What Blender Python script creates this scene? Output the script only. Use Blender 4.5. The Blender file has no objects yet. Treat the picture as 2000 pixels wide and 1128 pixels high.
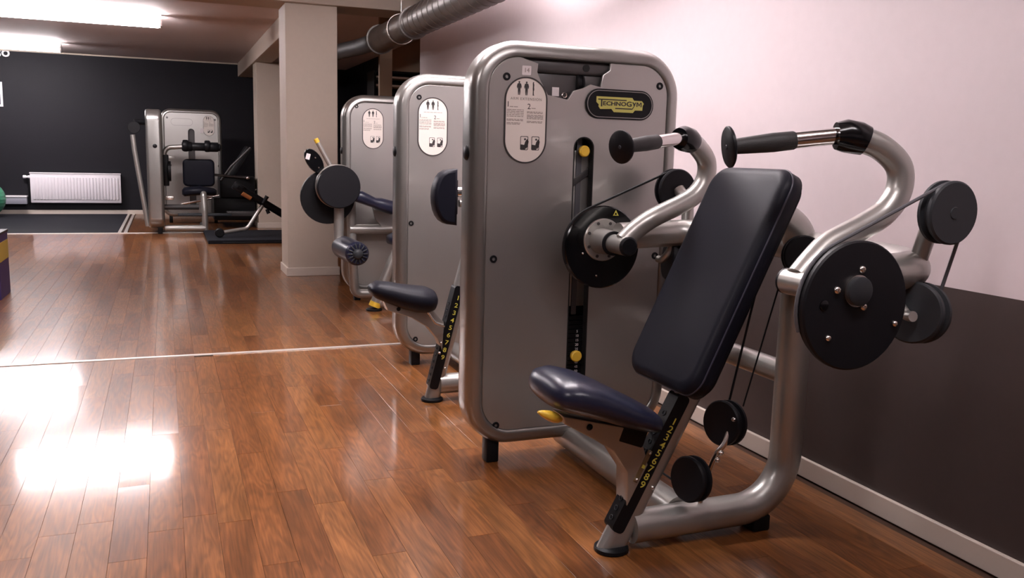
import bpy, bmesh, math, random
from mathutils import Vector, Matrix
random.seed(7)
SC = bpy.context.scene
COL = SC.collection
PI = math.pi

# ------------------------------------------------------------------ camera, world, exposure
cam_d = bpy.data.cameras.new('camera')
cam_d.sensor_fit = 'HORIZONTAL'; cam_d.sensor_width = 36.0
cam_d.lens = 1700.0 / 2000.0 * 36.0
cam_d.clip_start = 0.02; cam_d.clip_end = 80
cam = bpy.data.objects.new('camera', cam_d); COL.objects.link(cam)
YAW, PITCH, ROLL = 0.379878, -0.151541, 0.026110
f_ = Vector((math.sin(YAW)*math.cos(PITCH), math.cos(YAW)*math.cos(PITCH), math.sin(PITCH)))
r_ = Vector((math.cos(YAW), -math.sin(YAW), 0)); u_ = r_.cross(f_)
r2 = r_*math.cos(ROLL) + u_*math.sin(ROLL); u2 = u_*math.cos(ROLL) - r_*math.sin(ROLL)
cm = Matrix((r2, u2, -f_)).transposed().to_4x4()
cm.translation = Vector((0, 0, 1.1))
cam.matrix_world = cm
SC.camera = cam

wd = bpy.data.worlds.new('room_world'); SC.world = wd; wd.use_nodes = True
wd.node_tree.nodes['Background'].inputs[0].default_value = (0.9, 0.9, 1.0, 1)
wd.node_tree.nodes['Background'].inputs[1].default_value = 0.006
SC.view_settings.view_transform = 'Standard'
SC.view_settings.look = 'None'
SC.view_settings.gamma = 1.0
SC.view_settings.use_curve_mapping = False
SC.view_settings.exposure = 1.55
LAMP = {'far': 22.0, 'mid': 8.0, 'near': 16.0, 'front': 6.5}       # strength of the fluorescent diffusers

# ------------------------------------------------------------------ materials
def mat(name, col, rough=0.5, metal=0.0, coat=0.0, emit=None, spec=None, noise=0.0, bump=0.0, nscale=40.0, coat_rough=0.1):
    m = bpy.data.materials.new(name); m.use_nodes = True
    nt = m.node_tree; b = nt.nodes['Principled BSDF']
    b.inputs['Base Color'].default_value = (*col, 1)
    b.inputs['Roughness'].default_value = rough
    b.inputs['Metallic'].default_value = metal
    b.inputs['Coat Weight'].default_value = coat
    b.inputs['Coat Roughness'].default_value = coat_rough
    if spec is not None: b.inputs['Specular IOR Level'].default_value = spec
    if emit:
        b.inputs['Emission Color'].default_value = (*emit[0], 1); b.inputs['Emission Strength'].default_value = emit[1]
    if noise or bump:
        g = nt.nodes.new('ShaderNodeNewGeometry'); n = nt.nodes.new('ShaderNodeTexNoise')
        n.inputs['Scale'].default_value = nscale; n.inputs['Detail'].default_value = 4
        nt.links.new(g.outputs['Position'], n.inputs['Vector'])
        if noise:
            mr = nt.nodes.new('ShaderNodeMapRange'); mr.inputs['To Min'].default_value = 1-noise; mr.inputs['To Max'].default_value = 1+noise
            nt.links.new(n.outputs['Fac'], mr.inputs['Value'])
            mx = nt.nodes.new('ShaderNodeVectorMath'); mx.operation = 'SCALE'; mx.inputs[0].default_value = col
            nt.links.new(mr.outputs[0], mx.inputs['Scale']); nt.links.new(mx.outputs[0], b.inputs['Base Color'])
        if bump:
            bp = nt.nodes.new('ShaderNodeBump'); bp.inputs['Strength'].default_value = bump; bp.inputs['Distance'].default_value = 0.002
            nt.links.new(n.outputs['Fac'], bp.inputs['Height']); nt.links.new(bp.outputs[0], b.inputs['Normal'])
    return m

def wood_mat(name):
    m = bpy.data.materials.new(name); m.use_nodes = True
    nt = m.node_tree; N = nt.nodes; L = nt.links; b = N['Principled BSDF']
    geo = N.new('ShaderNodeNewGeometry'); oi = N.new('ShaderNodeObjectInfo')
    add = N.new('ShaderNodeMath'); add.operation = 'ADD'
    L.new(geo.outputs['Random Per Island'], add.inputs[0]); L.new(oi.outputs['Random'], add.inputs[1])
    fr = N.new('ShaderNodeMath'); fr.operation = 'FRACT'; L.new(add.outputs[0], fr.inputs[0])
    off = N.new('ShaderNodeVectorMath'); off.operation = 'SCALE'; off.inputs[0].default_value = (37.0, 91.0, 13.0)
    L.new(fr.outputs[0], off.inputs['Scale'])
    pos = N.new('ShaderNodeVectorMath'); pos.operation = 'ADD'
    L.new(geo.outputs['Position'], pos.inputs[0]); L.new(off.outputs[0], pos.inputs[1])
    # long cathedral grain
    m1 = N.new('ShaderNodeMapping'); m1.inputs['Scale'].default_value = (11.0, 1.5, 1.0); L.new(pos.outputs[0], m1.inputs['Vector'])
    n1 = N.new('ShaderNodeTexNoise'); n1.inputs['Scale'].default_value = 1.0; n1.inputs['Detail'].default_value = 2.0; n1.inputs['Distortion'].default_value = 0.6
    L.new(m1.outputs[0], n1.inputs['Vector'])
    ml = N.new('ShaderNodeMath'); ml.operation = 'MULTIPLY'; ml.inputs[1].default_value = 11.0; L.new(n1.outputs['Fac'], ml.inputs[0])
    sn = N.new('ShaderNodeMath'); sn.operation = 'SINE'; 
    ml2 = N.new('ShaderNodeMath'); ml2.operation = 'MULTIPLY'; ml2.inputs[1].default_value = 6.283; L.new(ml.outputs[0], ml2.inputs[0]); L.new(ml2.outputs[0], sn.inputs[0])
    # fine pores
    m2 = N.new('ShaderNodeMapping'); m2.inputs['Scale'].default_value = (160.0, 7.0, 1.0); L.new(pos.outputs[0], m2.inputs['Vector'])
    n2 = N.new('ShaderNodeTexNoise'); n2.inputs['Scale'].default_value = 1.0; n2.inputs['Detail'].default_value = 4.0
    L.new(m2.outputs[0], n2.inputs['Vector'])
    # broad patches
    m3 = N.new('ShaderNodeMapping'); m3.inputs['Scale'].default_value = (14.0, 2.5, 1.0); L.new(pos.outputs[0], m3.inputs['Vector'])
    n3 = N.new('ShaderNodeTexNoise'); n3.inputs['Scale'].default_value = 1.0; n3.inputs['Detail'].default_value = 3.0; L.new(m3.outputs[0], n3.inputs['Vector'])
    ramp = N.new('ShaderNodeValToRGB'); L.new(fr.outputs[0], ramp.inputs[0])
    e = ramp.color_ramp.elements
    e[0].position = 0.0; e[0].color = (0.165, 0.058, 0.018, 1)
    e[1].position = 1.0; e[1].color = (0.255, 0.100, 0.030, 1)
    k = ramp.color_ramp.elements.new(0.35); k.color = (0.205, 0.073, 0.021, 1)
    k = ramp.color_ramp.elements.new(0.7); k.color = (0.235, 0.090, 0.027, 1)
    def mrange(src, lo, hi, a=0.0, bb=1.0):
        q = N.new('ShaderNodeMapRange'); q.inputs['From Min'].default_value = a; q.inputs['From Max'].default_value = bb
        q.inputs['To Min'].default_value = lo; q.inputs['To Max'].default_value = hi; L.new(src, q.inputs['Value']); return q.outputs[0]
    f1 = mrange(sn.outputs[0], 0.84, 1.10, -1, 1); f2 = mrange(n2.outputs['Fac'], 0.66, 1.26, 0.25, 0.75); f3 = mrange(n3.outputs['Fac'], 0.72, 1.28, 0.25, 0.75)
    p = N.new('ShaderNodeMath'); p.operation = 'MULTIPLY'; L.new(f1, p.inputs[0]); L.new(f2, p.inputs[1])
    p2 = N.new('ShaderNodeMath'); p2.operation = 'MULTIPLY'; L.new(p.outputs[0], p2.inputs[0]); L.new(f3, p2.inputs[1])
    sc = N.new('ShaderNodeVectorMath'); sc.operation = 'SCALE'; L.new(ramp.outputs[0], sc.inputs[0]); L.new(p2.outputs[0], sc.inputs['Scale'])
    L.new(sc.outputs[0], b.inputs['Base Color'])
    b.inputs['Specular IOR Level'].default_value = 0.14
    b.inputs['Coat Weight'].default_value = 0.65; b.inputs['Coat Roughness'].default_value = 0.115
    L.new(mrange(n3.outputs['Fac'], 0.30, 0.36, 0.3, 0.7), b.inputs['Roughness'])
    # slight waviness of the lacquer
    n4 = N.new('ShaderNodeTexNoise'); n4.inputs['Scale'].default_value = 14.0; n4.inputs['Detail'].default_value = 1.0; L.new(geo.outputs['Position'], n4.inputs['Vector'])
    bp = N.new('ShaderNodeBump'); bp.inputs['Strength'].default_value = 0.02; bp.inputs['Distance'].default_value = 0.01; L.new(n4.outputs['Fac'], bp.inputs['Height'])
    # every plank lies at a very slightly different tilt
    wn = N.new('ShaderNodeTexWhiteNoise'); wn.noise_dimensions = '1D'; L.new(fr.outputs[0], wn.inputs['W'])
    tl = N.new('ShaderNodeVectorMath'); tl.operation = 'MULTIPLY_ADD'; tl.inputs[1].default_value = (0.018, 0.008, 0.0); tl.inputs[2].default_value = (-0.009, -0.004, 0.0)
    L.new(wn.outputs['Color'], tl.inputs[0])
    ad = N.new('ShaderNodeVectorMath'); ad.operation = 'ADD'; L.new(tl.outputs[0], ad.inputs[0]); L.new(bp.outputs[0], ad.inputs[1])
    nm = N.new('ShaderNodeVectorMath'); nm.operation = 'NORMALIZE'; L.new(ad.outputs[0], nm.inputs[0])
    L.new(nm.outputs[0], b.inputs['Normal']); L.new(nm.outputs[0], b.inputs['Coat Normal'])
    return m

MT = {
 'silver':  mat('silver_paint', (0.41, 0.40, 0.375), 0.34, 0.7, 0.3, noise=0.03, nscale=300),
 'bezel':   mat('bezel_paint', (0.31, 0.305, 0.29), 0.30, 0.8, 0.3, noise=0.02, nscale=200),
 'panel':   mat('panel_paint', (0.41, 0.40, 0.38), 0.30, 0.7, 0.4, noise=0.03, nscale=6, coat_rough=0.06),
 'chrome':  mat('chrome', (0.80, 0.77, 0.76), 0.14, 1.0),
 'steel':   mat('bolt_steel', (0.75, 0.70, 0.66), 0.25, 1.0),
 'black':   mat('black_plastic', (0.007, 0.007, 0.0085), 0.42, spec=0.2),
 'gloss':   mat('gloss_black_plastic', (0.004, 0.004, 0.005), 0.16, 0.0, 0.25, spec=0.3),
 'charcoal':mat('charcoal_plastic', (0.033, 0.036, 0.041), 0.5, spec=0.25),
 'discm':   mat('matt_black_disc', (0.009, 0.009, 0.0115), 0.45, spec=0.22),
 'rubber':  mat('grip_rubber', (0.022, 0.021, 0.021), 0.55, bump=0.3, nscale=500),
 'vinyl':   mat('navy_black_vinyl', (0.0075, 0.008, 0.014), 0.46, 0.0, 0.02, spec=0.16, bump=0.12, nscale=420, coat_rough=0.25),
 'navy':    mat('navy_vinyl', (0.014, 0.016, 0.036), 0.32, 0.0, 0.2, spec=0.35, bump=0.12, nscale=420, coat_rough=0.2),
 'piping':  mat('vinyl_piping', (0.035, 0.035, 0.055), 0.4),
 'yellow':  mat('yellow_plastic', (0.78, 0.50, 0.05), 0.35),
 'ylab':    mat('yellow_print', (0.72, 0.66, 0.10), 0.5),
 'logo':    mat('badge_yellow', (0.55, 0.52, 0.13), 0.5),
 'card':    mat('instruction_card', (0.80, 0.74, 0.68), 0.3, 0.0, 0.3),
 'ink':     mat('ink_dark', (0.035, 0.03, 0.03), 0.6),
 'inkgrey': mat('ink_grey', (0.30, 0.25, 0.22), 0.6),
 'tagw':    mat('white_sticker', (0.75, 0.70, 0.70), 0.5),
 'inner':   mat('tower_inside', (0.045, 0.042, 0.042), 0.5),
 'plategrey': mat('grey_cover_plate', (0.07, 0.065, 0.065), 0.4, 0.3),
 'dark':    mat('dark_void', (0.004, 0.004, 0.004), 0.7),
 'stack':   mat('weight_iron', (0.007, 0.007, 0.008), 0.4, spec=0.25),
 'belt':    mat('belt_grey', (0.10, 0.10, 0.11), 0.5),
 'wallup':  mat('wall_paint_pale', (0.64, 0.555, 0.572), 0.6, noise=0.03, bump=0.04, nscale=30),
 'walllow': mat('wall_paint_brown', (0.060, 0.043, 0.040), 0.55, noise=0.08, bump=0.05, nscale=30),
 'walldark':mat('wall_paint_charcoal', (0.010, 0.0095, 0.0135), 0.62, 0, 0, None, 0.25, noise=0.08, bump=0.04, nscale=30),
 'plaster': mat('beige_plaster', (0.52, 0.44, 0.365), 0.65, noise=0.04, bump=0.05, nscale=25),
 'ceil':    mat('ceiling_paint', (0.66, 0.56, 0.54), 0.7, noise=0.05, bump=0.04, nscale=20),
 'base':    mat('cream_skirting', (0.62, 0.54, 0.47), 0.4),
 'strip':   mat('aluminium_strip', (0.85, 0.78, 0.72), 0.35, 0.6),
 'matblk':  mat('rubber_mat', (0.012, 0.013, 0.018), 0.75, spec=0.2, bump=0.3, nscale=250),
 'duct':    mat('galvanised_duct', (0.17, 0.155, 0.145), 0.42, 0.8, noise=0.2, nscale=9),
 'radi':    mat('radiator_enamel', (0.80, 0.76, 0.80), 0.35),
 'grill':   mat('grey_grille', (0.30, 0.30, 0.35), 0.45),
 'brownstrip': mat('brown_strip', (0.16, 0.105, 0.05), 0.45),
 'ball':    mat('green_ball', (0.06, 0.28, 0.16), 0.35),
 'purple':  mat('purple_card', (0.035, 0.018, 0.10), 0.5),
 'boxyel':  mat('yellow_card', (0.45, 0.32, 0.05), 0.5),
 'white':   mat('white_paint', (0.85, 0.82, 0.86), 0.45),
 'navyp':   mat('poster_navy', (0.012, 0.012, 0.04), 0.4),
 'orange':  mat('orange_grip', (0.45, 0.16, 0.05), 0.5),
 'tan':     mat('tan_wall', (0.26, 0.16, 0.095), 0.6),
 'house':   mat('lamp_housing', (0.75, 0.72, 0.72), 0.45),
 'wood':    wood_mat('hardwood_plank'),
 'subfloor':mat('floor_joint', (0.050, 0.020, 0.009), 0.7),
}
for k, v in LAMP.items():
    MT['tube_'+k] = mat('lamp_diffuser_'+k, (0.9, 0.9, 0.9), 0.4, emit=((1.0, 0.935, 0.965), v))

# ------------------------------------------------------------------ object helpers
def setp(o, label=None, cat=None, group=None, kind=None):
    if label: o['label'] = label
    if cat: o['category'] = cat
    if group: o['group'] = group
    if kind: o['kind'] = kind
    return o

def empty(name, loc, label, cat, group=None):
    o = bpy.data.objects.new(name, None); o.location = loc; o.empty_display_size = 0.1
    COL.objects.link(o); return setp(o, label, cat, group)

def root_loc(p):
    v = Vector((0, 0, 0))
    while p is not None:
        v = v + Vector(p.location); p = p.parent
    return v

def obj(name, bm, m, parent=None, label=None, kind=None, smooth=40, loc=None):
    """link a bmesh (or mesh) given in world coordinates as one object"""
    if isinstance(bm, bpy.types.Mesh):
        me = bm
    else:
        me = bpy.data.meshes.new(name)
        bmesh.ops.recalc_face_normals(bm, faces=bm.faces)
        bm.to_mesh(me); bm.free()
    ms = m if isinstance(m, (list, tuple)) else [m]
    if not me.materials:
        for q in ms: me.materials.append(MT[q])
    base = root_loc(parent) if parent is not None else Vector((0, 0, 0))
    o = bpy.data.objects.new(name, me); COL.objects.link(o)
    if parent is not None: o.parent = parent
    here = Vector(loc) if loc is not None else base
    o.location = here - base
    me.transform(Matrix.Translation(-here))
    if smooth:
        for p in me.polygons: p.use_smooth = True
        me.set_sharp_from_angle(angle=math.radians(smooth))
    return setp(o, label, None, None, kind)

def again(o, delta):
    """another copy of a part, moved by delta (world)"""
    c = o.copy(); COL.objects.link(c); c.location = Vector(o.location) + Vector(delta)
    for ch in list(o.children):
        d = ch.copy(); COL.objects.link(d); d.parent = c
    return c

def frame_for(d):
    d = Vector(d).normalized()
    a = Vector((0, 0, 1)) if abs(d.z) < 0.9 else Vector((0, 1, 0))
    x = a.cross(d).normalized(); y = d.cross(x)
    return x, y, d

def add_lathe(bm, prof, p, d, n=32):
    """prof: list of (radius, height) along axis d from p; radius 0 closes"""
    x, y, d = frame_for(d); p = Vector(p); rings = []
    for r, h in prof:
        c = p + d*h
        if r < 1e-6: rings.append([bm.verts.new(c)])
        else: rings.append([bm.verts.new(c + (x*math.cos(2*PI*i/n) + y*math.sin(2*PI*i/n))*r) for i in range(n)])
    for a, b in zip(rings, rings[1:]):
        for i in range(n):
            j = (i+1) % n
            if len(a) == 1 and len(b) == 1: continue
            if len(a) == 1: bm.faces.new((a[0], b[i], b[j]))
            elif len(b) == 1: bm.faces.new((a[i], b[0], a[j]))
            else: bm.faces.new((a[i], b[i], b[j], a[j]))
    return bm

def lathe(prof, p, d, n=32): return add_lathe(bmesh.new(), prof, p, d, n)

def disc_prof(r, t, bev=0.004):
    return [(0, 0), (r-bev, 0), (r, bev), (r, t-bev), (r-bev, t), (0, t)]

def pulley_prof(r, t):     # rim with a belt groove
    g = t*0.28
    return [(0, 0), (r-0.004, 0), (r, 0.004), (r, g), (r*0.86, g+0.002), (r*0.86, t-g-0.002), (r, t-g), (r, t-0.004), (r-0.004, t), (0, t)]

def fillet(pts, rads, seg=8):
    pts = [Vector(p) for p in pts]; out = [pts[0]]
    for i in range(1, len(pts)-1):
        a, b, c = pts[i-1], pts[i], pts[i+1]
        r = rads[i-1] if isinstance(rads, (list, tuple)) else rads
        u = (a-b); v = (c-b); lu, lv = u.length, v.length; u.normalize(); v.normalize()
        ang = u.angle(v)
        if r <= 0 or ang > PI-0.02: out.append(b); continue
        t = min(r/math.tan(ang/2), lu*0.49, lv*0.49)
        r = t*math.tan(ang/2)
        w = (u+v).normalized(); cen = b + w*(r/math.sin(ang/2))
        p0, p1 = b+u*t, b+v*t
        e0, e1 = (p0-cen).normalized(), (p1-cen).normalized()
        th = e0.angle(e1)
        for k in range(seg+1):
            s = k/seg
            out.append(cen + (e0*math.sin((1-s)*th) + e1*math.sin(s*th))/math.sin(th)*r)
    out.append(pts[-1]); return out

def smooth_path(pts, n=6):
    """Catmull-Rom through points"""
    P = [Vector(p) for p in pts]; P = [P[0]*2-P[1]] + P + [P[-1]*2-P[-2]]; out = []
    for i in range(1, len(P)-2):
        for k in range(n):
            t = k/n; a, b, c, d = P[i-1], P[i], P[i+1], P[i+2]
            out.append(0.5*((2*b) + (c-a)*t + (2*a-5*b+4*c-d)*t*t + (3*b-a-3*c+d)*t**3))
    out.append(P[-2]); return out

def add_tube(bm, path, r, n=20, cap=True, squash=None):
    path = [Vector(p) for p in path]; R = r if isinstance(r, (list, tuple)) else [r]*len(path)
    rings = []; x = None
    for i, p in enumerate(path):
        t = (path[min(i+1, len(path)-1)] - path[max(i-1, 0)]).normalized()
        if x is None: x = frame_for(t)[0]
        else:
            x = (x - t*x.dot(t)).normalized()
        y = t.cross(x)
        rings.append([bm.verts.new(p + (x*math.cos(2*PI*k/n) + y*math.sin(2*PI*k/n))*R[i]) for k in range(n)])
    for a, b in zip(rings, rings[1:]):
        for k in range(n): bm.faces.new((a[k], a[(k+1) % n], b[(k+1) % n], b[k]))
    if cap:
        bm.faces.new(rings[0]); bm.faces.new(rings[-1])
    return bm

def tube(path, r, n=20, cap=True): return add_tube(bmesh.new(), path, r, n, cap)

def add_box(bm, c, s, bev=0.0, rot=None, seg=2):
    M = Matrix.Translation(Vector(c))
    if rot is not None: M = M @ rot.to_4x4()
    M = M @ Matrix.Diagonal((s[0], s[1], s[2], 1))
    r = bmesh.ops.create_cube(bm, size=1.0, matrix=M)
    if bev > 0:
        es = list({e for v in r['verts'] for e in v.link_edges})
        bmesh.ops.bevel(bm, geom=es, offset=bev, segments=seg, profile=0.5, affect='EDGES', clamp_overlap=True)
    return bm

def box(c, s, bev=0.0, rot=None, seg=2): return add_box(bmesh.new(), c, s, bev, rot, seg)
def box2(lo, hi, bev=0.0, seg=2):
    return box([(a+b)/2 for a, b in zip(lo, hi)], [abs(b-a) for a, b in zip(lo, hi)], bev, None, seg)

def rrect(x0, z0, x1, z1, r, n=10):
    out = []
    for cx, cz, a0 in ((x1-r, z1-r, 0), (x0+r, z1-r, 90), (x0+r, z0+r, 180), (x1-r, z0+r, 270)):
        for k in range(n+1):
            a = math.radians(a0 + 90*k/n); out.append((cx+r*math.cos(a), cz+r*math.sin(a)))
    return out

def curve_mesh(loops, depth, bev=0.0):
    """flat shape with holes in local xy, extruded depth in +/-z and filled"""
    cu = bpy.data.curves.new('shape', 'CURVE'); cu.dimensions = '2D'; cu.fill_mode = 'BOTH'; cu.extrude = depth/2; cu.bevel_depth = bev; cu.bevel_resolution = 1
    for lp in loops:
        s = cu.splines.new('POLY'); s.points.add(len(lp)-1); s.use_cyclic_u = True
        for p, q in zip(s.points, lp): p.co = (q[0], q[1], 0, 1)
    o = bpy.data.objects.new('shape', cu); COL.objects.link(o)
    dg = bpy.context.evaluated_depsgraph_get(); dg.update()
    me = bpy.data.meshes.new_from_object(o.evaluated_get(dg))
    bpy.data.objects.remove(o); bpy.data.curves.remove(cu); me.materials.clear()
    return me

def text_mesh(txt, size, depth=0.0006, bold=0.0, align='CENTER', space=1.0):
    cu = bpy.data.curves.new('text', 'FONT'); cu.body = txt; cu.size = size; cu.extrude = depth/2; cu.offset = bold
    cu.align_x = align; cu.align_y = 'CENTER'; cu.space_character = space; cu.resolution_u = 3
    o = bpy.data.objects.new('text', cu); COL.objects.link(o)
    dg = bpy.context.evaluated_depsgraph_get(); dg.update()
    me = bpy.data.meshes.new_from_object(o.evaluated_get(dg))
    bpy.data.objects.remove(o); bpy.data.curves.remove(cu); me.materials.clear()
    return me

def to_bm(me, M=None):
    bm = bmesh.new(); bm.from_mesh(me); bpy.data.meshes.remove(me)
    if M is not None: bmesh.ops.transform(bm, matrix=M, verts=bm.verts)
    return bm

def join_bm(bms):
    out = bmesh.new()
    for b in bms:
        me = bpy.data.meshes.new('t'); b.to_mesh(me); b.free(); out.from_mesh(me); bpy.data.meshes.remove(me)
    return out

def plane_m(origin, ex, ey):
    """matrix taking local xy(z) to a plane at origin with axes ex, ey"""
    ex = Vector(ex).normalized(); ey = Vector(ey).normalized(); ez = ex.cross(ey)
    M = Matrix((ex, ey, ez)).transposed().to_4x4(); M.translation = Vector(origin); return M

XZ = lambda y: plane_m((0, y, 0), (1, 0, 0), (0, 0, 1))      # local xy -> world x,z ; local +z -> -y (towards the viewer)

def prism_xz(loops, y, t, bev=0.0):
    """outline in world (x,z), front face at y, thickness t going away (+y)"""
    return to_bm(curve_mesh(loops, t-2*bev, bev), XZ(y+t/2))

def cushion(outline_r, L, W, T, M, e=0.028, crown=0.012):
    """upholstered slab: local x = length, y = width, z = thickness (front = +z)"""
    lp = rrect(-L/2, -W/2, L/2, W/2, outline_r, 8)
    bm = bmesh.new(); rings = []
    levels = [(-T/2, 0.006), (-T/2+0.004, 0.0), (T/2-e, 0.0)]
    for k in range(1, 6):
        a = k/5*PI/2; levels.append((T/2-e+e*math.sin(a), e*(1-math.cos(a))))
    for z, ins in levels:
        rings.append([bm.verts.new((x*(1-2*ins/L), y*(1-2*ins/W), z)) for x, y in lp])
    for a, b in zip(rings, rings[1:]):
        n = len(a)
        for i in range(n): bm.faces.new((a[i], a[(i+1) % n], b[(i+1) % n], b[i]))
    bm.faces.new(rings[0]); bm.faces.new(rings[-1])
    bmesh.ops.transform(bm, matrix=M, verts=bm.verts)
    return bm

def loft(sections, n=28, power=2.6):
    """sections: (centre, half_width, half_height, width_dir, up_dir)"""
    bm = bmesh.new(); rings = []
    for c, w, h, wd_, up in sections:
        c = Vector(c); wd_ = Vector(wd_).normalized(); up = Vector(up).normalized(); ring = []
        for k in range(n):
            a = 2*PI*k/n; ca, sa = math.cos(a), math.sin(a)
            ring.append(bm.verts.new(c + wd_*w*math.copysign(abs(ca)**(2/power), ca) + up*h*math.copysign(abs(sa)**(2/power), sa)))
        rings.append(ring)
    for a, b in zip(rings, rings[1:]):
        for k in range(n): bm.faces.new((a[k], a[(k+1) % n], b[(k+1) % n], b[k]))
    bm.faces.new(rings[0]); bm.faces.new(rings[-1])
    return bm

def bolt(name, p, d, r, m, parent, h=0.006):
    o = obj(name, lathe([(0, 0), (r, 0), (r, h*0.35), (r*0.8, h*0.8), (r*0.45, h), (r*0.38, h*0.55), (0, h*0.55)], p, d, 14), m, parent)
    return o

# ------------------------------------------------------------------ the room
YB = 15.52; XR = 2.088; ZC = 2.5; XL = -4.4; YF = -3.2; XFR = 2.98
def struct(name, bm, m, parent=None, smooth=0):
    return obj(name, bm, m, parent, kind='structure' if parent is None else None, smooth=smooth)
def sbox(name, lo, hi, m, bev=0.0, parent=None): return struct(name, box2(lo, hi, bev), m, parent)

floor = sbox('floor', (XL-0.1, YF-0.1, -0.10), (XFR+0.1, YB+0.1, -0.0060), 'subfloor')
sbox('ceiling', (XL-0.1, YF-0.1, ZC), (XFR+0.1, YB+0.1, ZC+0.12), 'ceil')
wr = sbox('wall_right', (XR, YF, 0), (XR+0.22, 7.52, ZC), 'wallup')
obj('dado_paint', box2((XR-0.0012, YF, 0), (XR+0.001, 7.519, 0.759)), 'walllow', wr, smooth=0)
sbox('wall_back', (XL, YB, 0), (XFR, YB+0.15, ZC), 'walldark')
sbox('wall_left', (XL-0.15, YF, 0), (XL, YB, ZC), 'walldark')
sbox('wall_front', (XL, YF-0.15, 0), (XFR, YF, ZC), 'wallup')
wf = sbox('wall_right_far', (XFR, 7.3, 0), (XFR+0.15, YB, ZC), 'walldark')
obj('tan_paint', box2((XFR-0.0012, 7.31, 0), (XFR+0.001, 12.6, ZC)), 'tan', wf, smooth=0)
obj('dado_paint', box2((XL, YF-0.001, 0), (XR, YF+0.0012, 0.9)), 'walllow', bpy.data.objects['wall_front'], smooth=0)
sbox('baseboard_right', (XR-0.016, YF, 0), (XR, 7.52, 0.068), 'base', 0.003)
sbox('baseboard_back', (XL, YB-0.016, 0), (XFR, YB, 0.068), 'base', 0.003)
sbox('trim_1', (XL, YB-0.03, ZC-0.022), (1.18, YB, ZC), 'plaster', 0.004)            # pale line where the charcoal wall meets the ceiling
sbox('trim_2', (XL, 7.74, 2.33), (XFR, 8.19, ZC), 'plaster', 0.006)                  # downstand beam across the room
sbox('trim_3', (1.18, 8.19, 2.285), (1.42, YB, ZC), 'plaster', 0.006)                 # downstand beam along the room
c1 = sbox('column', (0.985, 7.80, 0), (1.425, 8.24, 2.33), 'plaster', 0.006)
obj('skirting', box2((0.972, 7.786, 0), (1.438, 8.254, 0.075), 0.004), 'base', c1, smooth=0)
c2 = sbox('column', (1.21, 12.74, 0), (1.72, 13.2, 2.285), 'plaster', 0.006)
obj('skirting', box2((1.197, 12.726, 0), (1.733, 13.214, 0.075), 0.004), 'base', c2, smooth=0)
# post, lintel and recess wall past the end of the right wall
sbox('wall_partition', (2.075, 9.0, 0), (2.205, 9.06, ZC), 'tan')

# metal floor strips
def strip(name, lo, hi): return sbox(name, lo, hi, 'strip', 0.002)
strip('trim_5', (XL, 4.845, -0.003), (XR-0.016, 4.872, 0.0045))
strip('trim_6', (XL, 12.085, -0.003), (1.62, 12.13, 0.006))
strip('trim_7', (-0.515, 12.13, -0.003), (-0.475, YB-0.016, 0.006))
strip('trim_8', (-0.585, 12.13, -0.003), (-0.545, YB-0.016, 0.006))
t = obj('rubber_floor_mat', box2((XL+0.02, 12.135, -0.005), (-0.59, YB-0.02, 0.005), 0.002), 'matblk', smooth=0)
setp(t, 'black rubber mat covering the floor in front of the radiator', 'floor mat')

# planks: each one an object where the photograph shows them large, the rest joined
PW = 0.0962
def plank_faces(L, W=PW-0.0006, c=0.00025, h=0.006):
    x, y = W/2, L/2
    v = [(-x, -y, -h), (x, -y, -h), (x, y, -h), (-x, y, -h), (-x, -y, -c), (x, -y, -c), (x, y, -c), (-x, y, -c),
         (-x+c, -y+c, 0), (x-c, -y+c, 0), (x-c, y-c, 0), (-x+c, y-c, 0)]
    f = [(8, 9, 10, 11)]
    for i in range(4):
        j = (i+1) % 4; f += [(i, j, 4+j, 4+i), (4+i, 4+j, 8+j, 8+i)]
    return v, f
def project(p):
    q = cm.inverted() @ Vector(p)
    if q.z > -0.3: return None
    return (1000 + 1700*q.x/-q.z, 564 - 1700*q.y/-q.z)
rng = random.Random(11); spans = []
rows = range(-46, 34)
for k in rows:
    xc = 0.018 + PW*(k-0.5)
    if xc > XFR: continue
    for (ya, yb) in ((YF, 4.843), (4.874, 12.084), (12.131, YB)):
        if ya > 12 and xc < -0.42: continue
        if xc > XR-0.03 and yb < 5: continue
        y = ya - rng.uniform(0, 0.9)
        while y < yb:
            L = rng.choice((0.56, 0.75, 0.92, 0.92)); a, b = max(y, ya), min(y+L, yb); y += L
            if b - a > 0.04: spans.append((xc, (a+b)/2, round(b-a-0.0009, 3)))
scored = []
for s in spans:
    q = [project((s[0]+dx*PW/2, s[1]+dy*s[2]/2, 0)) for dx, dy in ((-1, -1), (1, -1), (1, 1), (-1, 1))]
    if None in q: scored.append((0, s)); continue
    q = [(min(max(x, 0), 2000), min(max(y, 0), 1128)) for x, y in q]
    ar = abs(sum(q[i][0]*q[(i+1) % 4][1] - q[(i+1) % 4][0]*q[i][1] for i in range(4)))/2
    scored.append((ar, s))
scored.sort(key=lambda a: -a[0])
cache = {}; rest_v, rest_f = [], []
for n, (ar, (x, y, L)) in enumerate(scored):
    if n < 300 and ar > 40:
        if L not in cache:
            me = bpy.data.meshes.new('plank'); v, f = plank_faces(L); me.from_pydata(v, [], f); me.materials.append(MT['wood']); cache[L] = me
        o = bpy.data.objects.new('plank', cache[L]); COL.objects.link(o); o.parent = floor
        o.location = Vector((x, y, 0)) - Vector(floor.location)
    else:
        v, f = plank_faces(L); b0 = len(rest_v)
        rest_v += [(a+x, b+y, c) for a, b, c in v]; rest_f += [tuple(i+b0 for i in q) for q in f]
me = bpy.data.meshes.new('far_planks'); me.from_pydata(rest_v, [], rest_f); me.materials.append(MT['wood'])
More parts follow.
